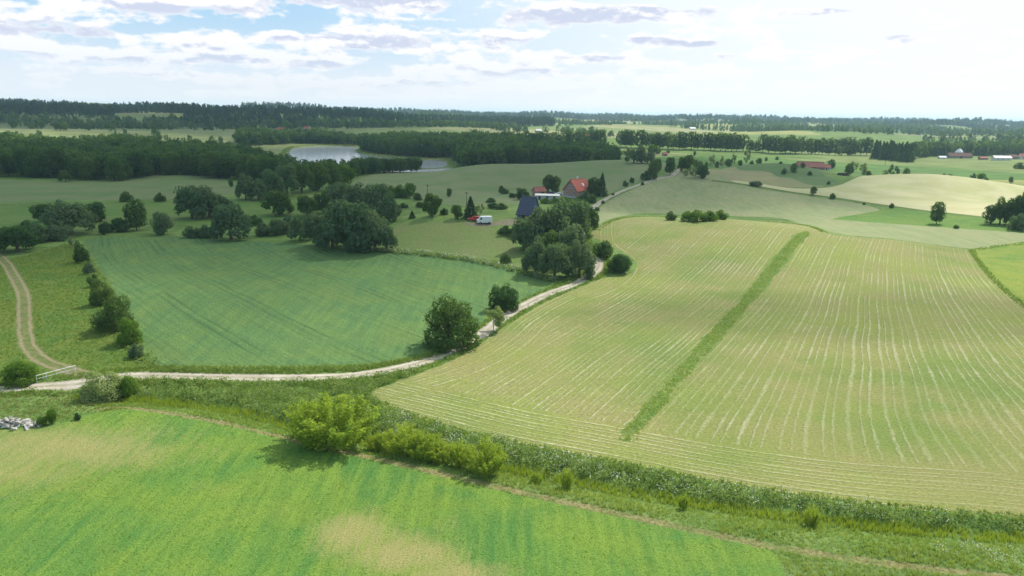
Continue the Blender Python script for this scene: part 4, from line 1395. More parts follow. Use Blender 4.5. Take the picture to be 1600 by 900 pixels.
def ground_cover():
    r = np.random.default_rng(5)
    mown, crop, road, path = region('mown'), region('crop_front'), region('road'), region('path')
    zone = np.array([W(p) for p in [(110, 612), (200, 594), (300, 596), (400, 598), (500, 597), (580, 590), (640, 575), (660, 590), (690, 668), (800, 695), (950, 723), (1100, 753), (1250, 777), (1400, 795), (1600, 811), (1780, 826), (1780, 912), (1250, 912), (1200, 862), (1080, 834), (840, 782), (600, 726), (480, 700), (400, 680), (300, 658), (205, 643), (150, 640)]])
    x, y = rand_in(zone, 16, r)
    k = ~(inside(mown, x, y) | inside(crop, x, y) | inside(road, x, y))
    x, y = x[k], y[k]
    onpath = inside(path, x, y)
    d, side, al = dist_line(DITCH[::2], x, y, True)
    t = -d * side                                   # positive: towards the mown meadow
    n1 = 0.5 + 0.5 * np.sin(x / 3.1 + np.sin(y / 2.3) * 1.7) * np.sin(y / 3.7 + x / 9)
    px_right = x > at_depth(600, 85)[0]
    bank = (t < -0.6) & ~onpath
    wet = (t >= -0.6) & (t < 1.2)
    weed = t >= 1.2
    u = r.uniform(0, 1, len(x))
    m = bank & (u < 0.75)
    blades('grass', x[m], y[m], 0.25 + 0.34 * n1[m], 0.030, 6, 'verge_blade', 'fresh green grass on the bank between path and ditch', r)
    m = onpath & (u < 0.35)
    blades('grass', x[m], y[m], np.full(m.sum(), 0.16), 0.03, 4, 'straw_blade', 'short straw coloured grass on the trodden path', r, lean=0.9)
    m = wet & (u < 0.9)
    blades('reeds', x[m], y[m], 0.55 + 0.4 * n1[m], 0.032, 6, 'reed_blade', 'yellow green reeds along the wet ditch bottom', r, lean=0.25)
    m = weed & (u < 0.20)
    n2 = 0.5 + 0.5 * np.sin(x / 1.9 + 2 * np.sin(y / 5.1)) * np.cos(y / 1.6)
    m = m & (n2 > 0.12)
    herbs('weeds', x[m], y[m], r.uniform(0.2, 0.6, m.sum()) + 0.45 * n1[m] + 0.35 * n2[m], 12, 0.13, 'weed_leaf', 'dark leafy weeds along the far side of the ditch', r)
    m = weed & (u > 0.55)
    blades('grass', x[m], y[m], 0.45 + 0.4 * n1[m], 0.032, 5, 'grass_blade', 'tall rough grass among the ditch weeds', r)
    m = weed & (u > 0.30) & (u < 0.37) & px_right & (n1 > 0.25)
    herbs('wildflowers', x[m], y[m], r.uniform(0.9, 1.35, m.sum()), 6, 0.085, 'blossom', 'white umbels of cow parsley flowering along the ditch', r)
    fz = np.array([W(p) for p in [(1370, 862), (1480, 845), (1640, 850), (1640, 895), (1480, 880)]])
    fx, fy = rand_in(fz, 3.0, r)
    k = np.sin(fx / 1.7) * np.sin(fy / 1.1 + fx) > 0.1
    herbs('wildflowers', fx[k], fy[k], np.full(k.sum(), 0.75), 7, 0.06, 'blossom', 'white umbels scattered in the grass at the lower right', r)
    # roadside verges
    RD = resample(ROAD)
    RD = RD[(np.hypot(RD[:, 0], RD[:, 1]) < 260)]
    for wd, dens in ((7.2, 9),):
        vx, vy = rand_in(ribbon(RD, wd), dens, r)
        k = ~(inside(road, vx, vy) | inside(mown, vx, vy) | inside(region('crop_mid'), vx, vy))
        vx, vy = vx[k], vy[k]
        blades('grass', vx, vy, r.uniform(0.25, 0.65, len(vx)), 0.035, 6, 'grass_blade', 'rough green grass verges along the gravel road', r)
        m = r.uniform(0, 1, len(vx)) < 0.10
        herbs('weeds', vx[m], vy[m], r.uniform(0.4, 0.9, m.sum()), 10, 0.15, 'weed_leaf', 'leafy weeds in the road verges', r)
    # dark band of tall grass between the road and the blue green field
    band = np.array([W(p) for p in [(232, 572), (350, 573), (480, 573), (580, 570), (650, 558), (690, 545), (700, 552), (650, 564), (560, 580), (400, 585), (235, 582)]])
    bx, by = rand_in(band, 14, r)
    blades('grass', bx, by, r.uniform(0.3, 0.7, len(bx)), 0.04, 6, 'weed_leaf', 'tall dark grass between the road and the grain field', r)
    # uncut strip in the mown meadow
    sx, sy = rand_in(ribbon(RS, 2.9), 8, r)
    k = inside(region('strip'), sx, sy) | (r.uniform(0, 1, len(sx)) < 0.22)
    sx, sy = sx[k], sy[k]
    blades('grass', sx, sy, r.uniform(0.15, 0.5, len(sx)), 0.035, 5, 'verge_blade', 'tall uncut grass standing in the mown meadow', r)
    # young crop close by
    near = np.array([W(p) for p in [(-150, 672), (0, 672), (90, 663), (150, 645), (205, 640), (300, 655), (480, 697), (720, 752), (960, 806), (1200, 860), (1240, 960), (600, 990), (-250, 990)]])
    cx, cy = rand_in(near, 11, r)
    k = inside(crop, cx, cy) & (dry(cx, cy) < 0.3 + 0.3 * r.uniform(0, 1, len(cx)))
    cx, cy = cx[k], cy[k]
    blades('crop_grass', cx, cy, r.uniform(0.07, 0.16, len(cx)), 0.022, 5, 'crop_blade', 'young green grain sprouting in the front field', r, lean=0.8)
    # meadow by the track and grass in front of the rubble
    mx, my = rand_in(region('olive'), 2.6, r)
    k = ~inside(region('track'), mx, my)
    mx, my = mx[k], my[k]
    blades('grass', mx, my, r.uniform(0.2, 0.5, len(mx)), 0.045, 5, 'grass_blade', 'uneven meadow grass beside the dirt track', r)
    dz = np.array([W(p) for p in [(-80, 618), (60, 612), (120, 606), (170, 625), (195, 640), (140, 646), (90, 662), (-80, 668)]])
    fx, fy = rand_in(dz, 9, r)
    m = r.uniform(0, 1, len(fx)) < 0.45
    blades('grass', fx[m], fy[m], r.uniform(0.15, 0.4, m.sum()), 0.035, 5, 'straw_blade', 'dry yellowish grass around the rubble heap', r)
    blades('grass', fx[~m], fy[~m], r.uniform(0.15, 0.4, (~m).sum()), 0.035, 5, 'grass_blade', 'green grass between the road and the rubble heap', r)
    # weedy hedgerow foot and flowering field edge
    hx = px_line([(118, 384), (150, 430), (172, 480), (205, 540), (238, 572)])
    ex, ey = rand_in(ribbon(resample(hx), 2.6), 1.6, r)
    herbs('weeds', ex, ey, r.uniform(0.25, 0.8, len(ex)), 12, 0.17, 'weed_leaf', 'leafy undergrowth along the hedgerow', r)
    ed = px_line([(560, 391), (640, 396), (740, 408), (820, 427), (866, 440)])
    ex, ey = rand_in(ribbon(resample(ed), 3.0), 2.6, r)
    herbs('weeds', ex, ey, r.uniform(0.5, 1.1, len(ex)), 10, 0.2, 'weed_leaf', 'weedy far edge of the grain field', r)
    m = r.uniform(0, 1, len(ex)) < 0.5
    herbs('wildflowers', ex[m], ey[m], np.full(m.sum(), 1.2), 6, 0.12, 'blossom', 'white flowers along the far edge of the grain field', r)
    # tufts along the field edges
    for ln, wd, dn, hh, lab in (([(1518, 391), (1530, 410), (1560, 444), (1600, 477), (1720, 570)], 1.8, 6, 0.5, 'tall grass fringe of the yellow green meadow corner'),
                                ([(1520, 391), (1560, 385), (1620, 378)], 2.5, 2.5, 0.6, 'grass fringe behind the yellow green meadow corner'),
                                ([(592, 628), (690, 664), (800, 691), (950, 719), (1100, 749), (1250, 773), (1400, 791), (1600, 807)], 1.2, 10, 0.45, 'grass fringe at the foot of the mown meadow'),
                                ([(932, 360), (990, D, 272), (1070, D, 276), (1150, D, 274), (1230, D, 268), (1288, 363)], 2.2, 2.5, 0.6, 'uncut grass along the crest of the mown meadow')):
        ex, ey = rand_in(ribbon(resample(px_line(ln)), wd), dn, r)
        blades('grass', ex, ey, r.uniform(0.4, 1.0, len(ex)) * hh, 0.05, 6, 'grass_blade', lab, r)
    # shore reeds
    sh = resample(np.vstack([LAKE, LAKE[:1]]), False, 0.008)
    ex, ey = rand_in(ribbon(sh, 7), 0.5, r)
    k = ~inside(LAKE, ex, ey) | (r.uniform(0, 1, len(ex)) < 0.4)
    ex, ey = ex[k], ey[k]
    o = blades('reeds', ex, ey, r.uniform(0.8, 1.5, len(ex)), 0.2, 5, 'weed_leaf', 'brownish reeds along the lake shore', r, 0.8, 0.2)


ground_cover()


# ------------------------------------------------------------------ built things
def plain(name, col, rough=0.7, spec=0.3, var=0.15, scale=2.0, metallic=0.0):
    m, t, out = material(name)
    n = t.ramp(t.noise(pos(t), scale, 4, 0.65), 0.3, 0.7)
    principled(t, out, t.mix(n, tuple(c * (1 - var) for c in col), tuple(min(1, c * (1 + var)) for c in col)), rough, spec, metallic=metallic)


plain('white_paint', (0.72, 0.72, 0.70), 0.5)
plain('plaster', (0.62, 0.60, 0.55), 0.9, 0.1)
plain('grey_board', (0.24, 0.22, 0.20), 0.9, 0.1, 0.25)
plain('dark_wood', (0.070, 0.050, 0.040), 0.9, 0.1, 0.3)
plain('roof_slate', (0.060, 0.070, 0.105), 0.7, 0.3, 0.2)
plain('blue_board', (0.130, 0.160, 0.230), 0.8, 0.2, 0.2)
plain('pale_sheet', (0.60, 0.59, 0.54), 0.6, 0.3, 0.12)
plain('concrete', (0.40, 0.39, 0.37), 0.9, 0.1, 0.25, 4.0)
plain('rubble_stone', (0.40, 0.375, 0.34), 0.9, 0.1, 0.3, 3.0)
plain('tyre_rubber', (0.02, 0.02, 0.02), 0.9, 0.1)
plain('rim_metal', (0.45, 0.45, 0.46), 0.35, 0.5, 0.05, metallic=0.8)
plain('car_red', (0.48, 0.045, 0.030), 0.35, 0.5, 0.05)
plain('car_white', (0.74, 0.74, 0.74), 0.35, 0.5, 0.04)
plain('car_blue', (0.035, 0.060, 0.150), 0.35, 0.5, 0.05)
plain('glass', (0.03, 0.04, 0.05), 0.12, 0.6, 0.1)
plain('lamp_glass', (0.75, 0.75, 0.7), 0.2, 0.5, 0.05)
plain('roof_brown', (0.150, 0.085, 0.070), 0.9, 0.1, 0.2, 1.0)
plain('white_tarp', (0.78, 0.78, 0.78), 0.7, 0.2, 0.06)
plain('tarp_blue', (0.030, 0.050, 0.110), 0.6, 0.3, 0.2)


def tile_roof(name, col):
    m, t, out = material(name)
    tc = t.new('ShaderNodeTexCoord').outputs['Object']
    x, y, z = t.sep(tc)
    wv = t.math('ABSOLUTE', t.math('SINE', t.math('MULTIPLY', x, 12.0)))
    rows = t.math('FRACT', t.math('MULTIPLY', z, 3.6))
    n = t.ramp(t.noise(pos(t), 0.9, 5, 0.7), 0.3, 0.7)
    c = t.mix(n, tuple(q * 0.78 for q in col), tuple(q * 1.15 for q in col))
    principled(t, out, c, 0.75, 0.2, t.math('ADD', wv, rows), 0.6, 0.05)


tile_roof('tile_red', (0.430, 0.110, 0.075))
tile_roof('tile_dull', (0.300, 0.110, 0.085))
m, t, out = material('brick')
bk = t.new('ShaderNodeTexBrick')
tcb = t.new('ShaderNodeTexCoord').outputs['Object']
bx_, by_, bz_ = t.sep(tcb)
t.put(bk.inputs['Vector'], t.xyz(t.math('ADD', bx_, by_), bz_, 0.0))
bk.inputs['Color1'].default_value = (0.36, 0.150, 0.105, 1)
bk.inputs['Color2'].default_value = (0.30, 0.120, 0.085, 1)
bk.inputs['Mortar'].default_value = (0.38, 0.33, 0.28, 1)
bk.inputs['Scale'].default_value = 1.0
bk.inputs['Brick Width'].default_value = 0.26
bk.inputs['Row Height'].default_value = 0.085
bk.inputs['Mortar Size'].default_value = 0.012
principled(t, out, bk.outputs['Color'], 0.9, 0.1)


class MB:
    """collects polygons of one part"""
    def __init__(s):
        s.V, s.F = [], []

    def add(s, V, F):
        n = len(s.V)
        s.V += [tuple(float(c) for c in v) for v in V]
        s.F += [tuple(n + i for i in f) for f in F]
        return s

    def box(s, x0, x1, y0, y1, z0, z1):
        return s.add([(x0, y0, z0), (x1, y0, z0), (x1, y1, z0), (x0, y1, z0), (x0, y0, z1), (x1, y0, z1), (x1, y1, z1), (x0, y1, z1)],
                     [(3, 2, 1, 0), (4, 5, 6, 7), (0, 1, 5, 4), (1, 2, 6, 5), (2, 3, 7, 6), (3, 0, 4, 7)])

    def prism(s, prof, axis, a, b):
        """profile (list of 2-d points) pushed from a to b along x or y"""
        k = len(prof)
        P = lambda q, t: (t, q[0], q[1]) if axis == 'x' else (q[0], t, q[1])
        V = [P(q, a) for q in prof] + [P(q, b) for q in prof]
        F = [tuple(range(k))[::-1], tuple(range(k, 2 * k))] + [(i, (i + 1) % k, k + (i + 1) % k, k + i) for i in range(k)]
        return s.add(V, F)

    def tube(s, path, radii, sides=8):
        V, F = tube(path, radii, sides)
        s.add(V, F)
        n = len(path)
        b = len(s.V) - n * sides
        s.F += [tuple(b + i for i in range(sides))[::-1], tuple(b + (n - 1) * sides + i for i in range(sides))]
        return s

    def build(s, name, mat, parent=None, bevel=0.0, **props):
        me = bpy.data.meshes.new(name)
        me.from_pydata(s.V, [], s.F)
        import bmesh
        bm = bmesh.new()
        bm.from_mesh(me)
        bmesh.ops.recalc_face_normals(bm, faces=bm.faces)
        if bevel:
            bmesh.ops.bevel(bm, geom=list(bm.edges), offset=bevel, segments=2, affect='EDGES')
        bm.to_mesh(me)
        bm.free()
        me.materials.append(MATS[mat])
        return link(name, me, parent, **props)


def thing(name, label, cat, loc, rz=0.0, group=None):
    o = bpy.data.objects.new(name, None)
    COL.objects.link(o)
    o.location = loc
    o.rotation_euler = (0, 0, rad(rz))
    o['label'], o['category'] = label, cat
    if group:
        o['group'] = group
    return o


def ground_at(px, py, D_=None):
    p = np.array(at_depth(px, D_)) if D_ else hit(px, py, height)
    return (p[0], p[1], gz(*p))


def window(parent, face, u, z, w, h, off, mat_frame='white_paint'):
    """face: '-x' gable, '-y' long front; u along the face"""
    wd, t_, fr = MB(), 0.07, 0.09
    pn = MB()
    def bx(mb, u0, u1, z0, z1, d0, d1):
        if face == '-x':
            mb.box(off - d1, off - d0, u0, u1, z0, z1)
        elif face == '+x':
            mb.box(off + d0, off + d1, u0, u1, z0, z1)
        else:
            mb.box(u0, u1, off - d1, off - d0, z0, z1)
    for q in ((u - w / 2, u - w / 2 + fr, z, z + h), (u + w / 2 - fr, u + w / 2, z, z + h), (u - w / 2 + fr, u + w / 2 - fr, z, z + fr), (u - w / 2 + fr, u + w / 2 - fr, z + h - fr, z + h), (u - 0.03, u + 0.03, z + fr, z + h - fr)):
        bx(wd, *q, -0.02, t_)
    f = wd.build('window', mat_frame, parent)
    for s in (-1, 1):
        pn = MB()
        a, b = sorted((u + s * 0.03, u + s * (w / 2 - fr)))
        bx(pn, a, b, z + fr, z + h - fr, -0.02, 0.025)
        pn.build('pane', 'glass', f)
    sl = MB()
    bx(sl, u - w / 2 - 0.08, u + w / 2 + 0.08, z - 0.08, z - 0.005, 0.0, 0.14)
    sl.build('sill', 'concrete', f)
    return f


def gable_house(name, label, loc, rz, L, Wd, eave, ridge, wall='brick', roof='tile_red', wins=(), door=None, over=0.5, chimney=None, plinth=0.0, skylight=None, cat='house', group=None):
    o = thing(name, label, cat, loc, rz, group)
    b = -0.8
    MB().prism([(-Wd / 2, b), (Wd / 2, b), (Wd / 2, eave), (0, ridge - 0.12), (-Wd / 2, eave)], 'x', -L / 2, L / 2).build('wall', wall, o)
    if plinth:
        MB().box(-L / 2 - 0.08, L / 2 + 0.08, -Wd / 2 - 0.08, Wd / 2 + 0.08, b, plinth).build('plinth', 'concrete', o)
    sl = (ridge - eave) / (Wd / 2)
    ro = MB()
    e = Wd / 2 + over
    ze = ridge - sl * e
    th = 0.18
    ro.prism([(-e, ze), (0, ridge), (e, ze), (e, ze + th), (0, ridge + th), (-e, ze + th)], 'x', -L / 2 - over, L / 2 + over)
    r_ = ro.build('roof', roof, o)
    rc = MB().box(-L / 2 - over, L / 2 + over, -0.14, 0.14, ridge + th - 0.04, ridge + th + 0.10)
    rc.build('ridge_cap', roof, r_)
    if chimney:
        cx, cy = chimney
        zb = ridge - sl * abs(cy)
        MB().box(cx - 0.35, cx + 0.35, cy - 0.3, cy + 0.3, zb - 0.3, ridge + 1.2).box(cx - 0.42, cx + 0.42, cy - 0.37, cy + 0.37, ridge + 1.2, ridge + 1.35).build('chimney', 'pale_sheet', r_)
    if skylight:
        cx, cy = skylight
        zc = ridge - sl * abs(cy) + th
        d = 0.55
        zu, zl = zc + sl * d, zc - sl * d
        MB().add([(cx - 0.5, cy - d, zl + 0.06), (cx + 0.5, cy - d, zl + 0.06), (cx + 0.5, cy + d, zu + 0.06), (cx - 0.5, cy + d, zu + 0.06), (cx - 0.5, cy - d, zl - 0.1), (cx + 0.5, cy - d, zl - 0.1), (cx + 0.5, cy + d, zu - 0.1), (cx - 0.5, cy + d, zu - 0.1)], [(0, 1, 2, 3), (0, 4, 5, 1), (1, 5, 6, 2), (2, 6, 7, 3), (3, 7, 4, 0)]).build('skylight', 'lamp_glass', r_)
    for face, u, z, w, h in wins:
        window(o, face, u, z, w, h, -L / 2 if face == '-x' else L / 2 if face == '+x' else -Wd / 2)
    if door:
        u, w, h = door
        dr = MB().box(u - w / 2, u + w / 2, -Wd / 2 - 0.06, -Wd / 2 + 0.02, 0.05, h).build('door', 'dark_wood', o)
        MB().box(u + w * 0.3, u + w * 0.42, -Wd / 2 - 0.12, -Wd / 2 - 0.06, 1.0, 1.06).build('handle', 'rim_metal', dr)
    return o


def vehicle(name, label, cat, loc, rz, L, Wd, prof, glass_prof, paint, wheel_r=0.33, axles=(0.2, 0.8)):
    o = thing(name, label, cat, loc, rz)
    MB().prism([(x * L - L / 2, z) for x, z in prof], 'y', -Wd / 2, Wd / 2).build('body', paint, o, 0.05)
    for s in (-1, 1):
        for k, g in enumerate(glass_prof):
            y0, y1 = sorted((s * Wd / 2, s * (Wd / 2 + 0.012)))
            MB().prism([(x * L - L / 2, z) for x, z in g], 'y', y0, y1).build('side_window', 'glass', o)
        for a in axles:
            cx = a * L - L / 2
            cy = s * (Wd / 2 - 0.08)
            w_ = MB().tube([(cx, cy - 0.1, wheel_r), (cx, cy + 0.1, wheel_r)], (wheel_r, wheel_r), 14)
            wo = w_.build('wheel', 'tyre_rubber', o)
            MB().tube([(cx, cy + s * 0.09, wheel_r), (cx, cy + s * 0.115, wheel_r)], (wheel_r * 0.6, wheel_r * 0.55), 10).build('rim', 'rim_metal', wo)
        MB().box(-L / 2 - 0.02, -L / 2 + 0.05, s * Wd * 0.36 - 0.15, s * Wd * 0.36 + 0.15, 0.58, 0.74).build('headlight', 'lamp_glass', o)
    return o


CAR = [(0.0, 0.25), (1.0, 0.25), (1.0, 0.85), (0.93, 0.95), (0.80, 1.42), (0.42, 1.45), (0.27, 0.98), (0.02, 0.80)]
CARG = [[(0.32, 0.98), (0.54, 0.98), (0.54, 1.36), (0.44, 1.36)], [(0.57, 0.98), (0.87, 0.98), (0.79, 1.34), (0.57, 1.36)]]
VAN = [(0.0, 0.3), (1.0, 0.3), (1.0, 2.15), (0.97, 2.25), (0.22, 2.25), (0.10, 1.35), (0.0, 1.15)]
VANG = [[(0.13, 1.35), (0.30, 1.35), (0.30, 1.95), (0.22, 1.95)]]


def buildings():
    g = ground_at
    gable_house('farmhouse', 'brick farmhouse with a bright red tiled gable roof', g(902, 307), 44, 10.4, 9.0, 3.6, 8.4, plinth=0.7, over=0.55, chimney=(0.6, 0.9), skylight=(1.2, -2.4),
                wins=[('-x', -1.1, 4.3, 1.1, 1.5), ('-x', 1.1, 4.3, 1.1, 1.5), ('-x', -2.3, 1.4, 1.3, 1.4), ('-x', 2.3, 1.4, 1.3, 1.4), ('-y', -3.2, 1.4, 1.3, 1.4), ('-y', 3.2, 1.4, 1.3, 1.4)], door=(0.2, 1.1, 2.2))
    gable_house('brick_shed', 'small brick shed with a dull red roof left of the farmhouse', g(842, 305), 25, 5.6, 4.2, 2.2, 4.0, roof='tile_dull', wins=[('-y', -1.4, 0.9, 0.8, 0.8)], door=(1.0, 1.0, 1.9), over=0.35, cat='shed')
    s = thing('long_shed', 'long low grey shed with a pale flat roof before the farmhouse', 'shed', g(855, 312), -6)
    MB().box(-5.6, 5.6, -1.6, 1.6, -0.8, 2.0).build('wall', 'concrete', s)
    MB().add([(-5.9, -1.9, 2.0), (5.9, -1.9, 2.0), (5.9, 1.9, 2.5), (-5.9, 1.9, 2.5), (-5.9, -1.9, 2.14), (5.9, -1.9, 2.14), (5.9, 1.9, 2.64), (-5.9, 1.9, 2.64)], [(3, 2, 1, 0), (4, 5, 6, 7), (0, 1, 5, 4), (1, 2, 6, 5), (2, 3, 7, 6), (3, 0, 4, 7)]).build('roof', 'pale_sheet', s)
    for u in (-3.6, 0.0, 3.4):
        MB().box(u - 0.5, u + 0.5, -1.64, -1.58, 0.1, 1.8).build('door', 'dark_wood', s)
    # steep blue roofed cottage half hidden by the willows
    c = gable_house('steep_cottage', 'steep dark blue roofed cottage half hidden by the willows', g(826, 343), -38, 5.6, 5.6, 2.2, 7.6, wall='blue_board', roof='roof_slate', wins=[('-y', -2.0, 0.7, 1.1, 1.1), ('-y', 2.0, 0.7, 1.1, 1.1), ('+x', 0.0, 3.6, 1.1, 1.2)], door=(0.0, 1.0, 2.0), over=0.35)
    MB().box(-2.2, 2.2, -4.6, -3.35, 2.0, 2.14).build('porch_roof', 'roof_slate', c)
    for u in (-2.0, 2.0):
        MB().box(u - 0.06, u + 0.06, -4.55, -4.43, -0.5, 2.0).build('post', 'blue_board', c)
    vehicle('red_car', 'red car parked beside the white van below the garden spruce', 'car', g(742, 345), 8, 4.6, 1.75, CAR, CARG, 'car_red')
    vehicle('white_van', 'white van parked right of the red car', 'van', g(757, 349), 12, 4.7, 1.9, VAN, VANG, 'car_white')
    vehicle('blue_car', 'dark blue car under the tree left of the farmhouse', 'car', g(861, 304), -15, 4.5, 1.75, CAR, CARG, 'car_blue')
    vehicle('white_car', 'white car close to the left wall of the farmhouse', 'car', g(873, 305), 5, 4.2, 1.7, CAR, CARG, 'car_white')
    # right hand farm with the long red barn
    gable_house('red_barn', 'long barn with a dull red roof behind the dark green mound', g(1262, 264, 620), -8, 21, 8, 2.8, 6.6, wall='brick', roof='tile_dull', wins=[('-y', -6, 1.0, 1.2, 1.2), ('-y', -2, 1.0, 1.2, 1.2), ('-y', 6.5, 1.0, 1.2, 1.2)], door=(2.4, 2.4, 2.6), cat='barn')
    gable_house('white_cottage', 'small whitewashed cottage joined to the right of the red barn', g(1287, 264, 622), -8, 6.5, 5, 2.3, 4.4, wall='plaster', roof='tile_dull', wins=[('-y', -1.6, 0.9, 1.0, 1.1), ('-y', 1.6, 0.9, 1.0, 1.1)], door=(0, 0.9, 2.0))
    o = thing('timber_pile', 'dark timber pile in the hollow behind the straw coloured hill', 'timber pile', g(1313, 284, 508), 8)
    k = 0
    for row, n in enumerate((6, 5, 4, 3)):
        for i in range(n):
            y = (i - (n - 1) / 2) * 0.52
            MB().tube([(-3.3 + random.uniform(-0.5, 0.2), y, 0.26 + row * 0.45), (3.3 + random.uniform(-0.3, 0.5), y, 0.26 + row * 0.45)], (0.26, 0.22), 8).build('log', 'dark_wood', o)
    # far right farm
    gable_house('brown_barn', 'long brown roofed barn below the far right wood', g(1494, 241, 830), 4, 26, 9, 2.6, 6.0, wall='grey_board', roof='roof_brown', door=(0, 3, 2.6), cat='barn')
    d = thing('covered_heap', 'white tarpaulin covered heap behind the brown roofed barn', 'heap', g(1494, 238, 850))
    r = np.random.default_rng(3)
    V, F = [], []
    for i in range(9):
        for j in range(20):
            q, a = i / 8, 6.2832 * j / 20
            V.append((math.cos(a) * math.sin(q * 1.5708) * 5.5 * (1 + 0.1 * math.sin(3 * a)), math.sin(a) * math.sin(q * 1.5708) * 4.0, 10.0 * math.cos(q * 1.5708) * (1 + 0.08 * math.sin(2 * a + 3 * q)) - 0.3))
    for i in range(8):
        for j in range(20):
            F.append((i * 20 + j, i * 20 + (j + 1) % 20, (i + 1) * 20 + (j + 1) % 20, (i + 1) * 20 + j))
    MB().add(V, F).build('tarpaulin', 'white_tarp', d)
    gable_house('white_hut', 'small white hut left of the brown roofed barn', g(1468, 241, 815), 0, 7, 4, 1.8, 3.0, wall='plaster', roof='white_tarp', cat='hut')
    gable_house('pale_barn', 'long white walled barn at the far right', g(1560, 246, 770), -3, 17, 7, 2.8, 4.8, wall='plaster', roof='pale_sheet', wins=[('-y', -5, 1.0, 1.2, 1.0), ('-y', 0, 1.0, 1.2, 1.0), ('-y', 5, 1.0, 1.2, 1.0)], cat='barn')
    gable_house('grey_barn', 'grey roofed barn right of the long white walled barn', g(1576, 242, 800), 20, 12, 7, 2.6, 5.0, wall='grey_board', roof='roof_brown', cat='barn')
    gable_house('pink_house', 'red roofed house at the far right edge', g(1597, 242, 800), -10, 11, 8, 3.0, 6.2, wall='plaster', roof='tile_dull', wins=[('-y', -3, 1.1, 1.2, 1.2), ('-y', 3, 1.1, 1.2, 1.2)], door=(0, 1, 2.1))
    gable_house('low_shed', 'low reddish shed between the brown barn and the white barn', g(1532, 243, 790), 0, 8, 5, 2.0, 3.2, wall='brick', roof='tile_dull', cat='shed')
    gable_house('grey_hall', 'wide grey roofed hall behind the far right farm', g(1592, 224, 1060), 0, 24, 12, 3.5, 6.5, wall='grey_board', roof='roof_slate', cat='hall')
    # cottages far off
    for px, py, D_, L, lab, wl, rf in ((837, 200, 1500, 11, 'white cottage far off above the shaded tree row', 'plaster', 'pale_sheet'), (1077, 195, 1850, 15, 'white farmhouse far off above the avenue', 'plaster', 'white_tarp'), (912, 207, 1250, 9, 'orange brick house far off behind the shaded tree row', 'brick', 'tile_red'), (475, 187, 1250, 8, 'small white house far off before the dark forest', 'plaster', 'tile_dull'), (436, 196, 1150, 12, 'pale cottage in the far fields left of the lake', 'plaster', 'tile_dull')):
        gable_house('cottage', lab, g(px, py, D_), random.uniform(-20, 20), L, 7, 3.0, 6.0, wall=wl, roof=rf, wins=[('-y', -2.4, 1.0, 1.2, 1.2), ('-y', 2.4, 1.0, 1.2, 1.2)], door=(0, 1, 2.1), group='far cottages')
    gable_house('brick_hut', 'tiny red brick hut in the sunlit field below the avenue', g(1035, 241, 790), 10, 4.5, 3.5, 2.2, 3.6, wall='brick', roof='tile_dull', door=(0, 1, 1.9), cat='hut')
    # white railing by the culvert
    a, b = np.array(g(58, 598)), np.array(g(118, 582))
    o = thing('railing', 'white tubular railing by the road on the left', 'railing', tuple(a))
    d = b - a
    n = 5
    for i in range(n):
        p = d * i / (n - 1)
        z = gz(a[0] + p[0], a[1] + p[1]) - a[2]
        MB().tube([(p[0], p[1], z - 0.3), (p[0], p[1], z + 1.1)], (0.05, 0.05), 8).build('post', 'white_paint', o)
    for hz in (0.58, 1.1):
        MB().tube([(d[0] * q, d[1] * q, gz(a[0] + d[0] * q, a[1] + d[1] * q) - a[2] + hz) for q in np.linspace(-0.02, 1.02, 9)], [0.05] * 9, 8).build('rail', 'white_paint', o)
    # heap of broken concrete
    c0 = np.array(g(22, 664))
    o = thing('rubble_heap', 'heap of pale broken concrete lying at the left edge', 'rubble', tuple(c0))
    r = np.random.default_rng(9)
    import bmesh
    for i in range(95):
        u, v = r.uniform(-3.6, 3.4), r.normal(0, 0.55)
        hz = 0.75 * math.exp(-((u + 0.8) / 2.6) ** 2 - (v / 0.8) ** 2)
        bm = bmesh.new()
        pts = r.normal(0, 1, (11, 3)) * np.array((r.uniform(0.12, 0.36), r.uniform(0.12, 0.28), r.uniform(0.08, 0.2)))
        for q in pts:
            bm.verts.new(q)
        bmesh.ops.convex_hull(bm, input=bm.verts)
        for vv in [w for w in bm.verts if not w.link_faces]:
            bm.verts.remove(vv)
        me = bpy.data.meshes.new('chunk')
        bm.to_mesh(me)
        bm.free()
        me.materials.append(MATS['rubble_stone'])
        ch = link('chunk', me, o, (u, v, gz(c0[0] + u, c0[1] + v) - c0[2] + hz * r.uniform(0.2, 1) + 0.05))
        ch.rotation_euler = tuple(r.uniform(-0.6, 0.6, 3))
    # wooden poles behind the garden
    for px, py, hp, lab in ((668, 312, 24, 'wooden power pole above the yellowish hedge'), (729, 322, 22, 'wooden power pole behind the garden spruce'), (1383, 258, 18, 'wooden power pole standing in the far green field')):
        p, h, _ = from_photo(px, py, hp, 1)
        o = thing('power_pole', lab, 'pole', (p[0], p[1], gz(*p)))
        MB().tube([(0, 0, -0.5), (0, 0, h)], (0.14, 0.10), 8).build('pole', 'dark_wood', o)
        MB().box(-0.9, 0.9, -0.06, 0.06, h - 0.55, h - 0.4).build('crossarm', 'dark_wood', o)
    # mast on the horizon
    x, y = at_depth(885, 3600)
    z = gz(x, y)
    o = thing('radio_mast', 'thin lattice radio mast on the forest horizon', 'mast', (x, y, z))
    for sx, sy in ((-1, -1), (1, -1), (1, 1), (-1, 1)):
        MB().tube([(2.2 * sx, 2.2 * sy, 0), (0.4 * sx, 0.4 * sy, 56)], (0.28, 0.18), 6).build('leg', 'grey_board', o)
    for i in range(9):
        q = 2.2 - 1.8 * i / 9
        zz = 56 * i / 9 + 3
        MB().box(-q, q, -q, -q + 0.2, zz, zz + 0.25).box(-q, q, q - 0.2, q, zz, zz + 0.25).build('brace', 'grey_board', o)


buildings()


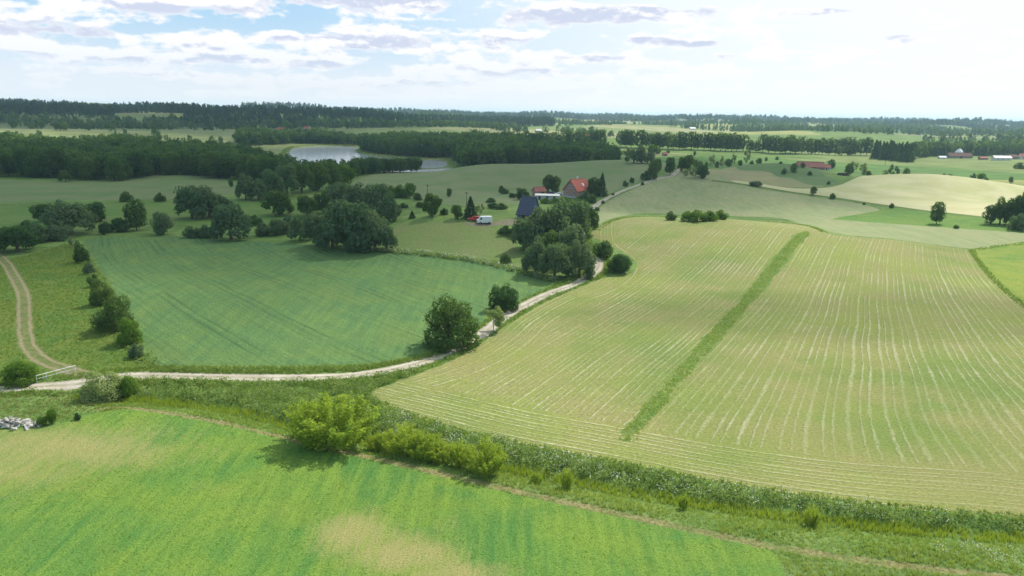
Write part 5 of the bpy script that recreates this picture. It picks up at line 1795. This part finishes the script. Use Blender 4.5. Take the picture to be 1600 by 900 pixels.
# ------------------------------------------------------------------ haze
def build_haze():
    m, t, out = material('haze')
    v = t.new('ShaderNodeVolumePrincipled')
    v.inputs['Color'].default_value = (0.55, 0.78, 1.0, 1)
    v.inputs['Density'].default_value = 0.000085
    v.inputs['Anisotropy'].default_value = 0.2
    t.l.new(v.outputs[0], out.inputs['Volume'])
    b = MB().box(-17000, 17000, -17000, 17000, -8.0, 95.0)
    me = bpy.data.meshes.new('haze')
    me.from_pydata(b.V, [], b.F)
    me.materials.append(m)
    link('haze', me, kind='stuff', label='thin blue haze softening the far woods')


build_haze()
